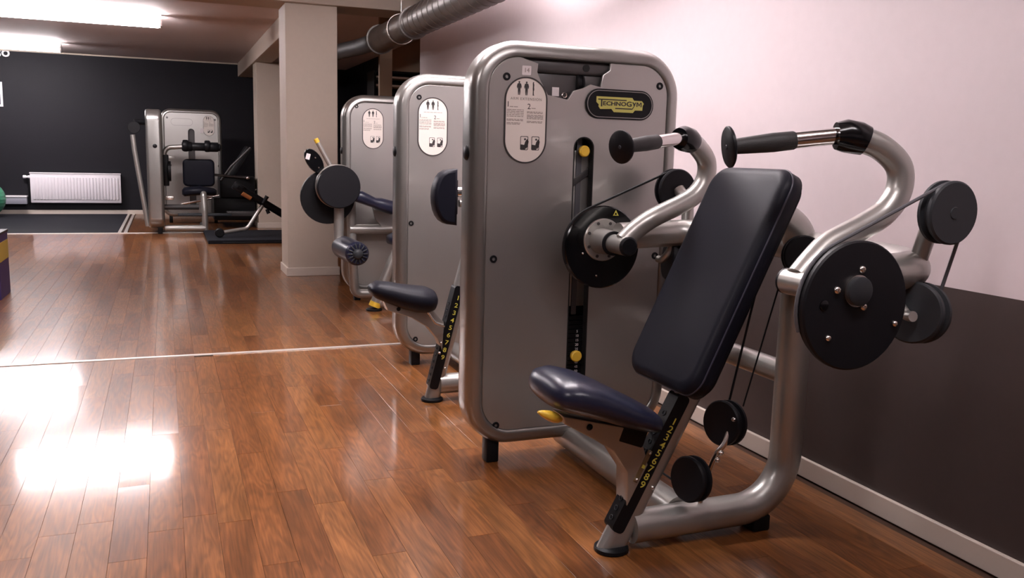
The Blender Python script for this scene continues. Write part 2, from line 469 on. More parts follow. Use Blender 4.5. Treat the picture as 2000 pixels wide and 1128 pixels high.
o = bpy.data.objects.new('far_planks', me); COL.objects.link(o); o.parent = floor; o['kind'] = 'stuff'

# ceiling lamps
def lamp(x0, x1, y, key, label, group=None):
    xc = (x0+x1)/2
    r = empty('ceiling_lamp', (xc, y, ZC), label, 'lamp', group)
    obj('housing', box2((x0-0.02, y-0.055, ZC-0.05), (x1+0.02, y+0.055, ZC), 0.006), 'house', r, smooth=0)
    obj('diffuser', box2((x0, y-0.105, ZC-0.125), (x1, y+0.105, ZC-0.052), 0.02, 3), 'tube_'+key, r)
    for xx in (x0-0.012, x1+0.012):
        obj('end_cap', box2((xx-0.011, y-0.108, ZC-0.128), (xx+0.011, y+0.108, ZC-0.050), 0.004), 'house', r, smooth=0)
    return r
lamp(-1.56, 0.0, 10.45, 'far', 'long glowing ceiling lamp nearer the beam, the larger of the two')
lamp(-2.86, -1.31, 14.0, 'far', 'glowing ceiling lamp close to the charcoal back wall')
lamp(-2.2, -0.7, 6.6, 'mid', 'ceiling lamp on the near side of the cross beam, above the picture')
lamp(-2.2, -0.7, 1.2, 'mid', 'ceiling lamp over the open floor left of the viewpoint')
lamp(0.40, 1.90, 4.40, 'near', 'ceiling lamp over the middle tower, above the picture')
lamp(0.45, 1.95, 3.10, 'near', 'ceiling lamp over the nearest tower, above the picture')
lamp(0.35, 1.85, 0.75, 'front', 'ceiling lamp behind the viewpoint beside the pale wall')

# spiral duct under the ceiling
DX, DZ, DR = 1.76, 2.06, 0.108
t = empty('ventilation_duct', (DX, 4.0, DZ), 'galvanised spiral duct running under the ceiling along the pale right wall', 'duct')
bm = bmesh.new(); prof = []; y = -1.0
while y < 6.55: prof += [(DR, y), (DR, y+0.112), (DR+0.004, y+0.116), (DR+0.004, y+0.122)]; y += 0.126
add_lathe(bm, [(0, -1.0)] + prof + [(DR, 6.56), (0, 6.56)], (DX, 0, DZ), (0, 1, 0), 36)
obj('spiral_tube', bm, 'duct', t)
obj('joint_sleeve', lathe([(DR-0.01, 6.50), (DR+0.012, 6.50), (DR+0.012, 6.53), (DR+0.004, 6.54), (DR+0.004, 6.60), (DR-0.01, 6.60)], (DX, 0, DZ), (0, 1, 0), 36), 'duct', t)
obj('elbow', lathe([(0, 6.5), (DR-0.004, 6.5), (DR-0.004, 7.45), (DR+0.004, 7.46), (DR+0.004, 7.60), (0, 7.60)], (DX, 0, DZ), (0, 1, 0), 36), 'duct', t)
obj('flange', lathe([(0, 7.60), (DR+0.016, 7.60), (DR+0.016, 7.63), (0, 7.63)], (DX, 0, DZ), (0, 1, 0), 36), 'duct', t)
obj('narrow_tube', tube(fillet([(DX, 7.62, DZ), (DX, 8.35, DZ+0.02), (DX-0.06, 9.2, DZ+0.05), (DX-0.06, 12.6, DZ+0.05)], 0.3), 0.075, 24), 'inner', t)  # near-black colour stands in for the shade of the dim area behind
bmh = bmesh.new()
for yy in (1.6, 4.2, 6.9): obj('hanger', join_bm([lathe([(DR+0.005, -0.012), (DR+0.009, -0.012), (DR+0.009, 0.012), (DR+0.005, 0.012), (DR+0.005, -0.012)], (DX, yy, DZ), (0, 1, 0), 30), tube([(DX, yy, DZ+DR+0.006), (DX, yy, ZC)], 0.004, 8)]), 'steel', t)
bmh.free()

# radiator, grille box, poster, letters on the back wall
RX0, RX1, RZ0, RZ1 = -1.955, -0.665, 0.185, 0.645
t = empty('radiator', (-1.31, YB, RZ0), 'white ribbed panel radiator hanging on the charcoal back wall', 'radiator')
bm = box2((RX0, YB-0.10, RZ0), (RX1, YB-0.035, RZ1), 0.008)
obj('panel', bm, 'radi', t)
nr = 27; w = (RX1-RX0-0.06)/nr; bm0 = None
for i in range(nr):
    xx = RX0+0.03+w*(i+0.5)
    o = obj('rib', box2((xx-w*0.36, YB-0.112, RZ0+0.05), (xx+w*0.36, YB-0.099, RZ1-0.06), 0.006, 2), 'radi', t, smooth=50) if bm0 is None else again(bm0, (w*i, 0, 0))
    bm0 = bm0 or o
obj('top_grille', box2((RX0-0.004, YB-0.108, RZ1-0.006), (RX1+0.004, YB-0.03, RZ1+0.012), 0.004), 'radi', t)
bkt = obj('bracket', box2((RX0+0.2, YB-0.036, RZ0+0.1), (RX0+0.26, YB, RZ1-0.1), 0.003), 'radi', t); again(bkt, (RX1-RX0-0.46, 0, 0))
v = obj('valve', lathe([(0, 0), (0.022, 0), (0.022, 0.03), (0.016, 0.034), (0.016, 0.05), (0.024, 0.054), (0.026, 0.09), (0.018, 0.10), (0, 0.10)], (RX0, YB-0.06, RZ1-0.06), (-1, 0, 0), 20), 'white', t)
obj('inlet_pipe', tube(fillet([(RX0-0.025, YB-0.06, RZ1-0.06), (RX0-0.025, YB-0.06, RZ0-0.02), (RX0-0.025, YB-0.01, RZ0-0.02)], 0.03), 0.009, 12), 'black', v)

t = empty('vent_box', (-2.2, YB, 0.17), 'low grey box with a lidded top beside the left end of the radiator', 'vent box')
obj('body', box2((-2.42, YB-0.13, 0.165), (-2.008, YB, 0.27), 0.006), 'grill', t)
obj('lid', box2((-2.43, YB-0.14, 0.27), (-2.003, YB, 0.294), 0.005), 'white', t)

t = empty('poster', (-2.45, YB, 1.83), 'white framed dark poster cut by the left edge of the picture', 'picture')
obj('frame', prism_xz([[(-2.66, 1.645), (-2.268, 1.645), (-2.268, 2.013), (-2.66, 2.013)], [(-2.63, 1.675), (-2.298, 1.675), (-2.298, 1.983), (-2.63, 1.983)]], YB-0.022, 0.022), 'white', t, smooth=0)
obj('print', box2((-2.632, YB-0.012, 1.673), (-2.296, YB-0.004, 1.985)), 'navyp', t, smooth=0)

t = empty('wall_lettering', (-2.25, YB, 2.44), 'white raised letters high on the charcoal back wall by the lamp', 'lettering')
for ch, xx in (('S', -2.292), ('O', -2.196)):
    obj('letter', to_bm(text_mesh(ch, 0.135, 0.008, 0.006), XZ(YB-0.004) @ Matrix.Translation((xx, 2.437, 0))), 'white', t, smooth=0)

# things at the left edge
t = obj('exercise_ball', (lambda b: (bmesh.ops.create_uvsphere(b, u_segments=40, v_segments=24, radius=0.265, matrix=Matrix.Translation((-2.485, 14.9, 0.27))), b)[1])(bmesh.new()), 'ball', loc=(-2.485, 14.9, 0.005))
setp(t, 'green exercise ball half out of the picture on the rubber mat', 'ball')
bm = bmesh.new()
for k in range(-4, 5): add_lathe(bm, [(math.sqrt(0.265**2-(0.05*k-0.006)**2), 0.05*k-0.006), (math.sqrt(0.265**2-(0.05*k)**2)+0.003, 0.05*k), (math.sqrt(0.265**2-(0.05*k+0.006)**2), 0.05*k+0.006)], (-2.485, 14.9, 0.27), (0, 0, 1), 40)
obj('grip_rings', bm, 'ball', t)
t = empty('display_box', (-1.27, 7.15, 0), 'purple and yellow printed carton at the left edge of the floor', 'box')
obj('carton', box2((-1.46, 6.95, 0.0), (-1.10, 7.35, 0.46), 0.004), 'purple', t, smooth=0)
obj('yellow_band', box2((-1.461, 6.949, 0.26), (-1.099, 7.351, 0.40), 0.004), 'boxyel', t, smooth=0)
obj('lid_flap', box2((-1.465, 6.945, 0.452), (-1.095, 7.355, 0.470), 0.003), 'black', t, smooth=0)

# dim shelf rack past the end of the right wall
t = empty('shelf_rack', (2.70, 11.0, 0), 'dark rack with pale shelf edges in the dim recess past the pale wall', 'shelf')
for zz in (0.5, 1.0, 1.5, 1.90, 2.0): obj('shelf', box2((2.42, 10.7, zz), (2.95, 11.1, zz+0.022)), 'base' if zz > 1.6 else 'plategrey', t, smooth=0)
obj('top_board', box2((2.40, 10.68, 2.06), (2.97, 11.12, 2.085)), 'black', t, smooth=0)
obj('back_board', box2((2.41, 11.09, 0.0), (2.96, 11.115, 2.06)), 'dark', t, smooth=0)
for xx in (2.40, 2.945): obj('upright', box2((xx, 10.7, 0), (xx+0.025, 11.1, 2.06)), 'black', t, smooth=0)

# ------------------------------------------------------------------ weight tower shared by the machines
def person_loop(cx, cz, h, side=False):
    s = h
    if side: pts = [(0, .5), (.05, .46), (.03, .38), (.07, .3), (.06, .1), (.08, -.05), (.04, -.2), (.05, -.42), (.1, -.48), (-.04, -.5), (-.03, -.2), (-.05, 0), (-.04, .2), (-.05, .36), (-.04, .46)]
    else:
        half = [(0.0, .5), (.06, .48), (.07, .42), (.03, .36), (.14, .32), (.19, .12), (.16, -.03), (.12, -.02), (.11, .14), (.10, .0), (.10, -.25), (.07, -.5), (.02, -.5), (0, -.12)]
        pts = half + [(-x, z) for x, z in reversed(half[1:-1])]
    return [(cx+x*s, cz+z*s) for x, z in pts]

def tower(root, M, W, Z0, Z1, D, notch=None, slot=None, label_c=(0.19, 1.2215), title='', logo=None, tag=None, full=True, bolts=None, R=0.165):
    """local frame: x along the face from its left edge, z up, y = depth away from the viewer; M maps it into the world"""
    def T(b): bmesh.ops.transform(b, matrix=M, verts=b.verts); return b
    V = lambda x, y, z: M @ Vector((x, y, z))
    out = (M.to_3x3() @ Vector((0, -1, 0))).normalized()
    # rounded shell rim
    prof = [(0.056, 0.020), (0.055, 0.004), (0.050, -0.001), (0.042, -0.002), (0.034, 0.000)]
    for k in range(1, 7):
        a = k/6*PI/2; prof.append((0.034*(1-math.sin(a)), 0.042*(1-math.cos(a))))
    prof += [(0, D-0.035)]
    for k in range(1, 5):
        a = k/4*PI/2; prof.append((0.028*(1-math.cos(a)), D-0.035+0.035*math.sin(a)))
    prof += [(0.056, D)]
    bm = bmesh.new(); rings = []
    for ins, y in prof:
        rings.append([bm.verts.new((x, y, z)) for x, z in rrect(ins, Z0+ins, W-ins, Z1-ins, R-ins, 12)])
    for a, b in zip(rings, rings[1:]):
        for i in range(len(a)): bm.faces.new((a[i], a[(i+1) % len(a)], b[(i+1) % len(a)], b[i]))
    rim = obj('tower_rim', T(bm), 'bezel', root, smooth=60)
    # face panel
    ins = 0.058
    lp = rrect(ins, Z0+ins, W-ins, Z1-ins, R-ins, 12)
    if notch: lp = lp[:13] + notch + lp[13:]
    loops = [lp]
    if slot:
        sx0, sx1, sz0, sz1 = slot; loops.append(rrect(sx0, sz0, sx1, sz1, (sx1-sx0)/2-0.001, 8))
    pan = obj('face_panel', T(prism_xz(loops, 0.006, 0.012, 0.002)), 'panel', root, smooth=30)
    obj('back_panel', T(prism_xz([rrect(0.05, Z0+0.05, W-0.05, Z1-0.05, R-0.05, 10)], D-0.014, 0.01)), 'inner', root, smooth=0)
    if full and slot:      # dark edging of the slot
        a = rrect(sx0, sz0, sx1, sz1, (sx1-sx0)/2-0.001, 8); b = rrect(sx0+0.004, sz0+0.004, sx1-0.004, sz1-0.004, (sx1-sx0)/2-0.005, 8)
        obj('slot_edging', T(prism_xz([a, b], 0.005, 0.03)), 'dark', pan, smooth=0)
    for bx, bz in (bolts or []):
        obj('panel_bolt', lathe([(0, -0.004), (0.006, -0.004), (0.006, 0.003), (0.0125, 0.003), (0.0135, 0), (0.0135, -0.006)], V(bx, 0.005, bz), out, 16), 'black', pan)
    # side cap on the rim
    obj('side_cap', lathe([(0.026, -0.004), (0.026, 0.002), (0.020, 0.007), (0, 0.008)], V(0, D*0.45, 1.107), M.to_3x3() @ Vector((-1, 0, 0)), 20), 'black', rim)
    # feet
    for fx in (0.11, W-0.11):
        obj('tower_foot', T(box2((fx-0.024, 0.03, 0.0), (fx+0.024, 0.085, Z0+0.03), 0.006)), 'black', root, smooth=30)
    # instruction card
    cx, cz = label_c; hw, hh = 0.0775, 0.1445
    st = lambda e: rrect(cx-hw+e, cz-hh+e, cx+hw-e, cz+hh-e, hw-e-0.0005, 14)
    card = obj('instruction_card', T(prism_xz([st(0.0025)], 0.0035, 0.003)), 'card', root, smooth=0)
    obj('card_border', T(prism_xz([st(-0.001), st(0.0035)], 0.0015, 0.005)), 'ink', card, smooth=0)
    yk = 0.0030; bms = []
    for k, dx in enumerate((-0.027, 0.0, 0.025)): bms.append(T(prism_xz([person_loop(cx+dx, cz+0.1066, 0.046, k == 2)], yk, 0.0006)))
    obj('figure_print', join_bm(bms), 'ink', card, kind='stuff', smooth=0)
    if title:
        obj('title_print', T(to_bm(text_mesh(title, 0.0125, 0.0006, 0, 'CENTER', 1.25), XZ(yk) @ Matrix.Translation((cx, cz+0.071, 0)))), 'inkgrey', card, smooth=0)
    for ch, dx, dz, s in (('1', -0.066, 0.051, 0.026), ('2', 0.011, 0.046, 0.026)):
        obj('number_print', T(to_bm(text_mesh(ch, s, 0.0006), XZ(yk) @ Matrix.Translation((cx+dx, cz+dz, 0)))), 'ink', card, smooth=0)
    bms = []; rg = random.Random(5)
    def para(x0, x1, z0, z1, n):
        for i in range(n):
            zc = z0 + (z1-z0)*(i/(max(n-1, 1))); x = x0
            while x < x1:
                e = min(x + rg.uniform(0.006, 0.018), x1); bms.append(T(prism_xz([[(cx+x, cz+zc-0.0011), (cx+e, cz+zc-0.0011), (cx+e, cz+zc+0.0011), (cx+x, cz+zc+0.0011)]], yk, 0.0006))); x = e + 0.0022
    if not title: para(-0.048, 0.048, 0.071, 0.071, 1)
    para(-0.060, -0.030, 0.044, 0.044, 1); para(0.020, 0.036, 0.041, 0.041, 1)
    para(-0.070, -0.008, 0.034, 0.012, 5); para(-0.070, -0.010, 0.002, -0.002, 2); para(-0.070, -0.02, -0.010, -0.014, 2)
    para(0.004, 0.062, 0.029, 0.025, 2); para(0.004, 0.064, 0.018, 0.006, 4); para(0.004, 0.062, -0.003, -0.007, 2)
    obj('small_print', join_bm(bms), 'inkgrey', card, kind='stuff', smooth=0)
    for dx in (-0.0035, 0.038):
        x0, z0 = cx+dx-0.0145, cz-0.077-0.0235; x1, z1 = x0+0.029, z0+0.047; bb = []
        bb.append(T(prism_xz([rrect(x0, z0, x1, z1, 0.004, 3), rrect(x0+0.002, z0+0.002, x1-0.002, z1-0.002, 0.003, 3)], yk, 0.0006)))
        bb.append(T(prism_xz([[(x0+0.002, z0+0.002), (x1-0.010, z0+0.002), (x1-0.010, z0+0.017), (x0+0.002, z0+0.019)]], yk, 0.0006)))
        bb.append(T(prism_xz([[(x1-0.008, z0+0.004), (x1-0.001, z0+0.012), (x1+0.002, z0+0.030), (x1-0.004, z0+0.038), (x1-0.011, z0+0.028), (x1-0.014, z0+0.018)]], yk, 0.0006)))
        bb.append(T(prism_xz([rrect(x1-0.015, z0+0.033, x1-0.008, z0+0.040, 0.003, 3)], yk, 0.0006)))
        obj('exercise_diagram', join_bm(bb), 'ink', card, kind='stuff', smooth=0)
    if tag:
        tx, tz, txt = tag
        tg = obj('number_sticker', T(prism_xz([rrect(tx-0.0165, tz-0.0155, tx+0.0165, tz+0.0155, 0.003, 3)], 0.0045, 0.002)), 'tagw', root, smooth=0)
        obj('number_print', T(to_bm(text_mesh(txt, 0.021, 0.0006), XZ(0.0040) @ Matrix.Translation((tx, tz, 0)))), 'inkgrey', tg, smooth=0)
    if logo:
        lx, lz = logo
        st2 = lambda e: rrect(lx-0.1335+e, lz-0.050+e, lx+0.1335-e, lz+0.050-e, 0.0495-e, 12)
        bd = obj('badge', T(prism_xz([st2(0)], -0.002, 0.009, 0.002)), 'black', root)
        obj('badge_edge', T(prism_xz([st2(0.003), st2(0.0055)], -0.003, 0.003)), 'bezel', bd, smooth=0)
        q = lambda a, b: (lx+(a-1012)*0.000164, lz-(b-560-0.055*(a-1012))*0.00014)
        poly = [(430, 350), (1300, 395), (1345, 465), (1540, 475), (1592, 545), (1565, 595), (1560, 715), (1375, 710), (1330, 770), (860, 745), (800, 665), (530, 665), (485, 600), (490, 550), (430, 490)]
        obj('badge_plate', T(prism_xz([[q(*p) for p in poly][::-1]], -0.0030, 0.0015)), 'logo', bd, smooth=0)
        bb = []
        def bar(pts): bb.append(T(prism_xz([[q(*p) for p in pts]], -0.0037, 0.001)))
        bar([(470, 408), (1160, 445), (1160, 472), (470, 435)]); bar([(540, 420), (572, 422), (572, 604), (540, 602)])
        bar([(890, 640), (1290, 660), (1300, 690), (890, 668)]); bar([(1355, 590), (1388, 560), (1310, 690), (1285, 688)])
        def word(txt, a0, a1, b, size):
            me = text_mesh(txt, size, 0.001, 0.0001 if txt == 'M' else 0.0005, 'LEFT'); xs = [v.co.x for v in me.vertices]; k = (a1-a0)*0.000164/(max(xs)-min(xs))
            p = q(a0, b); bb.append(T(to_bm(me, XZ(-0.0037) @ Matrix.Translation((p[0]-min(xs)*k, p[1], 0)) @ Matrix.Diagonal((k, 1, 1, 1)))))
        word('ECHNO', 592, 1152, 527, 0.0195); word('G', 1162, 1288, 553, 0.0245)
        bar([(1300, 500), (1328, 502), (1362, 560), (1340, 578)]); bar([(1372, 508), (1400, 510), (1356, 600), (1330, 596)])
        bar([(1410, 508), (1434, 509), (1434, 622), (1410, 620)]); bar([(1512, 514), (1536, 516), (1536, 630), (1512, 628)])
        bar([(1424, 509), (1444, 510), (1482, 588), (1468, 606)]); bar([(1500, 514), (1520, 515), (1478, 606), (1464, 588)])
        obj('badge_lettering', join_bm(bb), 'ink', bd, smooth=0)
    return pan

# ------------------------------------------------------------------ slanted seat rail with a numbered black insert (shared)
def seat_rail(root, y, foot_x, top_x, top_z, w=0.080, t=0.048, digits='123456789', d_lo=0.42, d_hi=0.80, ins_hi=0.92, yellow='ylab', band=False):
    a = Vector((foot_x, y, 0.012)); b = Vector((top_x, y, top_z)); L = (b-a).length; u = (b-a)/L
    nx = Vector((u.z, 0, -u.x))                              # across the rail, towards +x
    M = Matrix((nx, Vector((0, 1, 0)), u)).transposed().to_4x4(); M.translation = a
    bm = bmesh.new(); lp = rrect(-w/2, -t/2, w/2, t/2, 0.024, 6); cut = u.x/u.z
    lo = [bm.verts.new((x, yy, x*cut)) for x, yy in lp]; hi = [bm.verts.new((x, yy, L)) for x, yy in lp]
    for i in range(len(lp)): bm.faces.new((lo[i], lo[(i+1) % len(lp)], hi[(i+1) % len(lp)], hi[i]))
    bm.faces.new(lo); bm.faces.new(hi); bmesh.ops.transform(bm, matrix=M, verts=bm.verts)
    rail = obj('seat_rail', bm, 'silver', root)
    # insert: wraps the front and the front third of both sides
    i0, i1 = 0.045, L*ins_hi
    ins = obj('rail_insert', join_bm([to_bm(curve_mesh([rrect(-w/2-0.0025, i0, -w/2+0.039, i1, 0.014, 5)], t+0.003), M @ plane_m((0, 0, 0), (1, 0, 0), (0, 0, 1)))]), 'black', root, smooth=30)
    n = int((i1-i0-0.06)/0.03)
    for i in range(n):
        p = M @ Vector((-w/2-0.0030, 0, i0+0.03+0.03*i))
        obj('stop_hole', lathe([(0.0075, 0.0), (0.0085, 0.0015), (0.006, 0.002), (0.005, -0.001), (0, -0.001)], p, -nx, 10), 'charcoal', ins)
    for k, ch in enumerate(digits):
        s = d_hi + (d_lo-d_hi)*k/(len(digits)-1)
        Q = M @ Matrix.Translation((-w/2+0.0235, -t/2-0.0022, L*s)) @ plane_m((0, 0, 0), (1, 0, 0), (0, 0, 1)) @ Matrix.Diagonal((1.2, 1, 1, 1))
        obj('digit', to_bm(text_mesh(ch, 0.0285, 0.0008, 0.0002), Q), yellow, ins, smooth=0)
    obj('rail_shoe', lathe([(0, 0), (0.046, 0), (0.050, 0.004), (0.049, 0.012), (0.041, 0.017), (0, 0.017)], (foot_x, y, 0.0), (0, 0, 1), 28), 'black', root)
    for s in (0.22, 0.66):
        p = M @ Vector((w*0.22, -t/2, L*s)); bolt('rail_bolt', p, (0, -1, 0), 0.0065, 'steel', rail)
    return M, L

# ------------------------------------------------------------------ the nearest machine
YC = 2.06
m1 = empty('arm_extension_machine', (1.40, YC, 0), 'nearest silver weight machine with tall tower, navy seat, tilted black backrest and two curved arms', 'exercise machine', 'silver weight machines along the pale wall')
X0 = 0.962
notch = [(1.474, 1.43), (1.473, 1.406), (1.446, 1.388), (1.438, 1.345), (1.397, 1.353), (1.37, 1.339), (1.332, 1.327), (1.312, 1.296), (1.234, 1.309), (1.205, 1.355), (1.191, 1.385), (1.194, 1.412), (1.135, 1.428)]
notch = [(x-X0, min(z, 1.429)) for x, z in notch]
tower(m1, Matrix.Translation((X0, 2.80, 0)), 0.803, 0.07, 1.487, 0.135, notch=notch, slot=(1.340-X0, 1.420-X0, 0.16, 1.173),
      label_c=(1.1535-X0, 1.2215), title='ARM EXTENSION', logo=(1.513-X0, 1.290), tag=(1.153-X0, 1.388, '14'),
      bolts=[(1.081-X0, 1.364), (1.675-X0, 1.363), (1.048-X0, 0.746), (1.071-X0, 0.147), (1.66-X0, 0.147), (1.69-X0, 0.746)])
# behind the open notch
bar = obj('tower_crossbar', box2((1.15, 2.822, 1.385), (1.50, 2.86, 1.435), 0.014, 3), 'plategrey', m1)
obj('bar_hole', lathe([(0, 0), (0.013, 0), (0.013, 0.002), (0, 0.002)], (1.385, 2.8215, 1.410), (0, -1, 0), 18), 'dark', bar)
pl = obj('cover_plate', box2((1.17, 2.834, 1.26), (1.360, 2.846, 1.384), 0.002), 'plategrey', m1)
obj('white_patch', box2((1.262, 2.832, 1.310), (1.288, 2.835, 1.340)), 'tagw', pl, smooth=0)
obj('lock_ring', lathe([(0.009, 0), (0.011, 0.004), (0.009, 0.006), (0.006, 0.004), (0.006, -0.001), (0, -0.001)], (1.309, 2.834, 1.314), (0, -1, 0), 18), 'steel', pl)
obj('cover_plate', box2((1.375, 2.828, 1.31), (1.47, 2.842, 1.384), 0.002), 'plategrey', m1)
obj('belt_roller', lathe(pulley_prof(0.035, 0.03), (1.352, 2.85, 1.36), (1, 0, 0), 24), 'black', m1)
# slot: guide plate, knobs, iron plates
obj('slot_cover', box2((1.345, 2.850, 0.56), (1.432, 2.862, 1.125), 0.003), 'panel', m1)
obj('slot_reflection', box((1.39, 2.846, 1.03), (0.11, 0.006, 0.022), 0.001, Matrix.Rotation(-0.62, 3, 'Y')), 'plategrey', m1)  # dark slanted bar standing in for a reflection inside the slot
obj('slot_knob', lathe([(0, 0), (0.008, 0), (0.008, 0.028), (0.0185, 0.029), (0.020, 0.033), (0.020, 0.044), (0.016, 0.048), (0, 0.048)], (1.385, 2.852, 1.123), (0, -1, 0), 28), 'yellow', m1)
pm = None; PZ = 0.0167
for i in range(21):
    z = 0.516 - PZ*i
    o = obj('weight_plate', box2((1.29, 2.842, z-0.0075), (1.47, 2.90, z+0.0075), 0.0015, 1), 'stack', m1, smooth=0) if pm is None else again(pm, (0, 0, -PZ*i))
    pm = pm or o
bms = []
for i, n in enumerate((5, 10, 15, 20, 25, 30, 35, 40, 45, 50)):
    bms.append(to_bm(text_mesh(str(n), 0.0135, 0.0006, 0.0002), XZ(2.8412) @ Matrix.Translation((1.398, 0.516-PZ*(3+i), 0))))
obj('weight_numbers', join_bm(bms), 'tagw', m1, smooth=0, kind='stuff')
obj('selector_pin', lathe([(0, 0), (0.005, 0), (0.005, 0.026), (0.019, 0.027), (0.021, 0.031), (0.021, 0.042), (0.017, 0.046), (0, 0.046)], (1.379, 2.842, 0.382), (0, -1, 0), 28), 'yellow', m1)
obj('weight_belt', box2((1.372, 2.846, 0.53), (1.392, 2.849, 1.36)), 'belt', m1, smooth=0)
for xx in (1.31, 1.45): obj('guide_rod', tube([(xx, 2.87, 0.12), (xx, 2.87, 1.40)], 0.008, 12), 'chrome', m1)

# frame tubes
obj('base_tube', tube(fillet([(1.205, YC, 0.062), (1.735, YC, 0.066), (1.735, YC, 0.90), (1.600, YC, 0.975)], [0.165, 0.10], 12), 0.0475, 28), 'silver', m1)
obj('tower_tube', tube([(1.385, YC+0.03, 0.068), (1.385, 2.90, 0.068)], 0.050, 28), 'silver', m1)
obj('brace_tube', tube([(1.735, YC, 0.47), (1.735, 2.86, 0.47)], 0.036, 24), 'silver', m1)
obj('frame_foot', box2((1.610, YC-0.035, 0.0), (1.670, YC+0.035, 0.05), 0.006), 'black', m1, smooth=30)
dyk = 0.50
yoke = fillet([(1.40, YC+dyk, 0.845), (1.672, YC+dyk, 0.856), (1.722, YC+dyk-0.14, 0.858), (1.750, YC, 0.860), (1.722, YC-dyk+0.14, 0.858), (1.672, YC-dyk, 0.856), (1.40, YC-dyk, 0.845)], [0.10, 0.2, 0, 0.2, 0.10], 10)
obj('yoke_tube', tube(yoke, 0.045, 28), 'silver', m1)
obj('pivot_pulley', lathe(pulley_prof(0.058, 0.03), (1.665, YC-0.085, 0.842), (-0.35, -0.93, 0.1), 28), 'black', m1)

# rail, bracket, seat, lever
RM, RL = seat_rail(m1, YC, 1.147, 1.575, 0.820, w=0.082, t=0.048, digits='123456789', d_lo=0.215, d_hi=0.432, ins_hi=0.52)
brk = [(0.968, 0.416), (1.170, 0.364), (1.215, 0.305), (1.230, 0.255), (1.176, 0.152), (1.172, 0.240), (1.125, 0.308), (1.055, 0.352), (0.975, 0.398)]
bk = obj('seat_bracket', prism_xz([brk], YC-0.034, 0.068, 0.003), 'silver', m1, smooth=30)
sl = obj('slide_strip', box(RM @ Vector((-0.052, -0.034, 0.245)), (0.014, 0.004, 0.098), 0.001, RM.to_3x3()), 'brownstrip', bk, smooth=0, label='brown slide strip with a yellow mark')
obj('position_mark', box(RM @ Vector((-0.050, -0.0365, 0.245)), (0.010, 0.003, 0.010), 0.0005, RM.to_3x3()), 'ylab', bk, smooth=0)
for zz in (0.205, 0.287): bolt('strip_bolt', RM @ Vector((-0.052, -0.036, zz)), (0, -1, 0), 0.005, 'steel', bk)
bolt('bracket_bolt', (1.045, YC-0.034, 0.382), (0, -1, 0), 0.009, 'black', bk)
lev = []
for k in range(7):
    s = k/6; lev.append(((0.952-0.072*s, YC-0.05-0.01*s, 0.416+0.030*s), (0.008, 0.018, 0.021, 0.020, 0.016, 0.011, 0.004)[k], (0.006, 0.012, 0.0145, 0.014, 0.011, 0.008, 0.003)[k], (0, 1, 0), (0.38, 0, 1)))
obj('seat_lever', loft(lev, 16, 2.2), 'yellow', bk, label='yellow release lever under the seat front')
seat = []
for s, zt, zb, w in ((0.0, 0.505, 0.478, 0.060), (0.02, 0.520, 0.462, 0.100), (0.07, 0.532, 0.448, 0.128), (0.16, 0.536, 0.436, 0.142), (0.32, 0.522, 0.420, 0.146), (0.50, 0.496, 0.402, 0.146), (0.68, 0.466, 0.382, 0.144), (0.84, 0.440, 0.366, 0.138), (0.94, 0.422, 0.360, 0.124), (0.985, 0.408, 0.364, 0.100), (1.0, 0.396, 0.376, 0.060)):
    x = 0.915 + 0.325*s; seat.append(((x, YC+0.005, (zt+zb)/2), w, (zt-zb)/2, (0, 1, 0), (0.22, 0, 1)))
obj('seat', loft(seat, 36, 2.5), 'navy', m1, smooth=180)
obj('seat_block', box((1.185, YC, 0.352), (0.085, 0.07, 0.075), 0.006, Matrix.Rotation(0.35, 3, 'Y')), 'black', m1, smooth=30)

# backrest
pu = Vector((0.426, 0, 0.904)).normalized(); pn = Vector((-pu.z, 0, pu.x)); pc = Vector((1.397, YC, 0.790))
PM = Matrix((pu, pn.cross(pu), pn)).transposed().to_4x4(); PM.translation = pc - pn*0.032
br = obj('backrest', cushion(0.060, 0.668, 0.356, 0.064, PM), 'vinyl', m1, smooth=70)
lp = rrect(-0.334+0.001, -0.178+0.001, 0.334-0.001, 0.178-0.001, 0.060, 8)
obj('piping', tube([PM @ Vector((x, y, 0.006)) for x, y in lp+lp[:1]], 0.0030, 8, False), 'piping', br)
obj('backrest_plate', to_bm(curve_mesh([rrect(-0.322, -0.165, 0.322, 0.165, 0.055, 8)], 0.008, 0.001), PM @ Matrix.Translation((0, 0, -0.038))), 'black', m1, smooth=30)
obj('backrest_arm', box(PM @ Vector((0.16, 0, -0.075)), (0.26, 0.07, 0.07), 0.012, PM.to_3x3()), 'silver', m1, smooth=40)
bolt('rail_bolt', (1.432, YC-0.027, 0.500), (0, -1, 0), 0.010, 'steel', m1, 0.014)

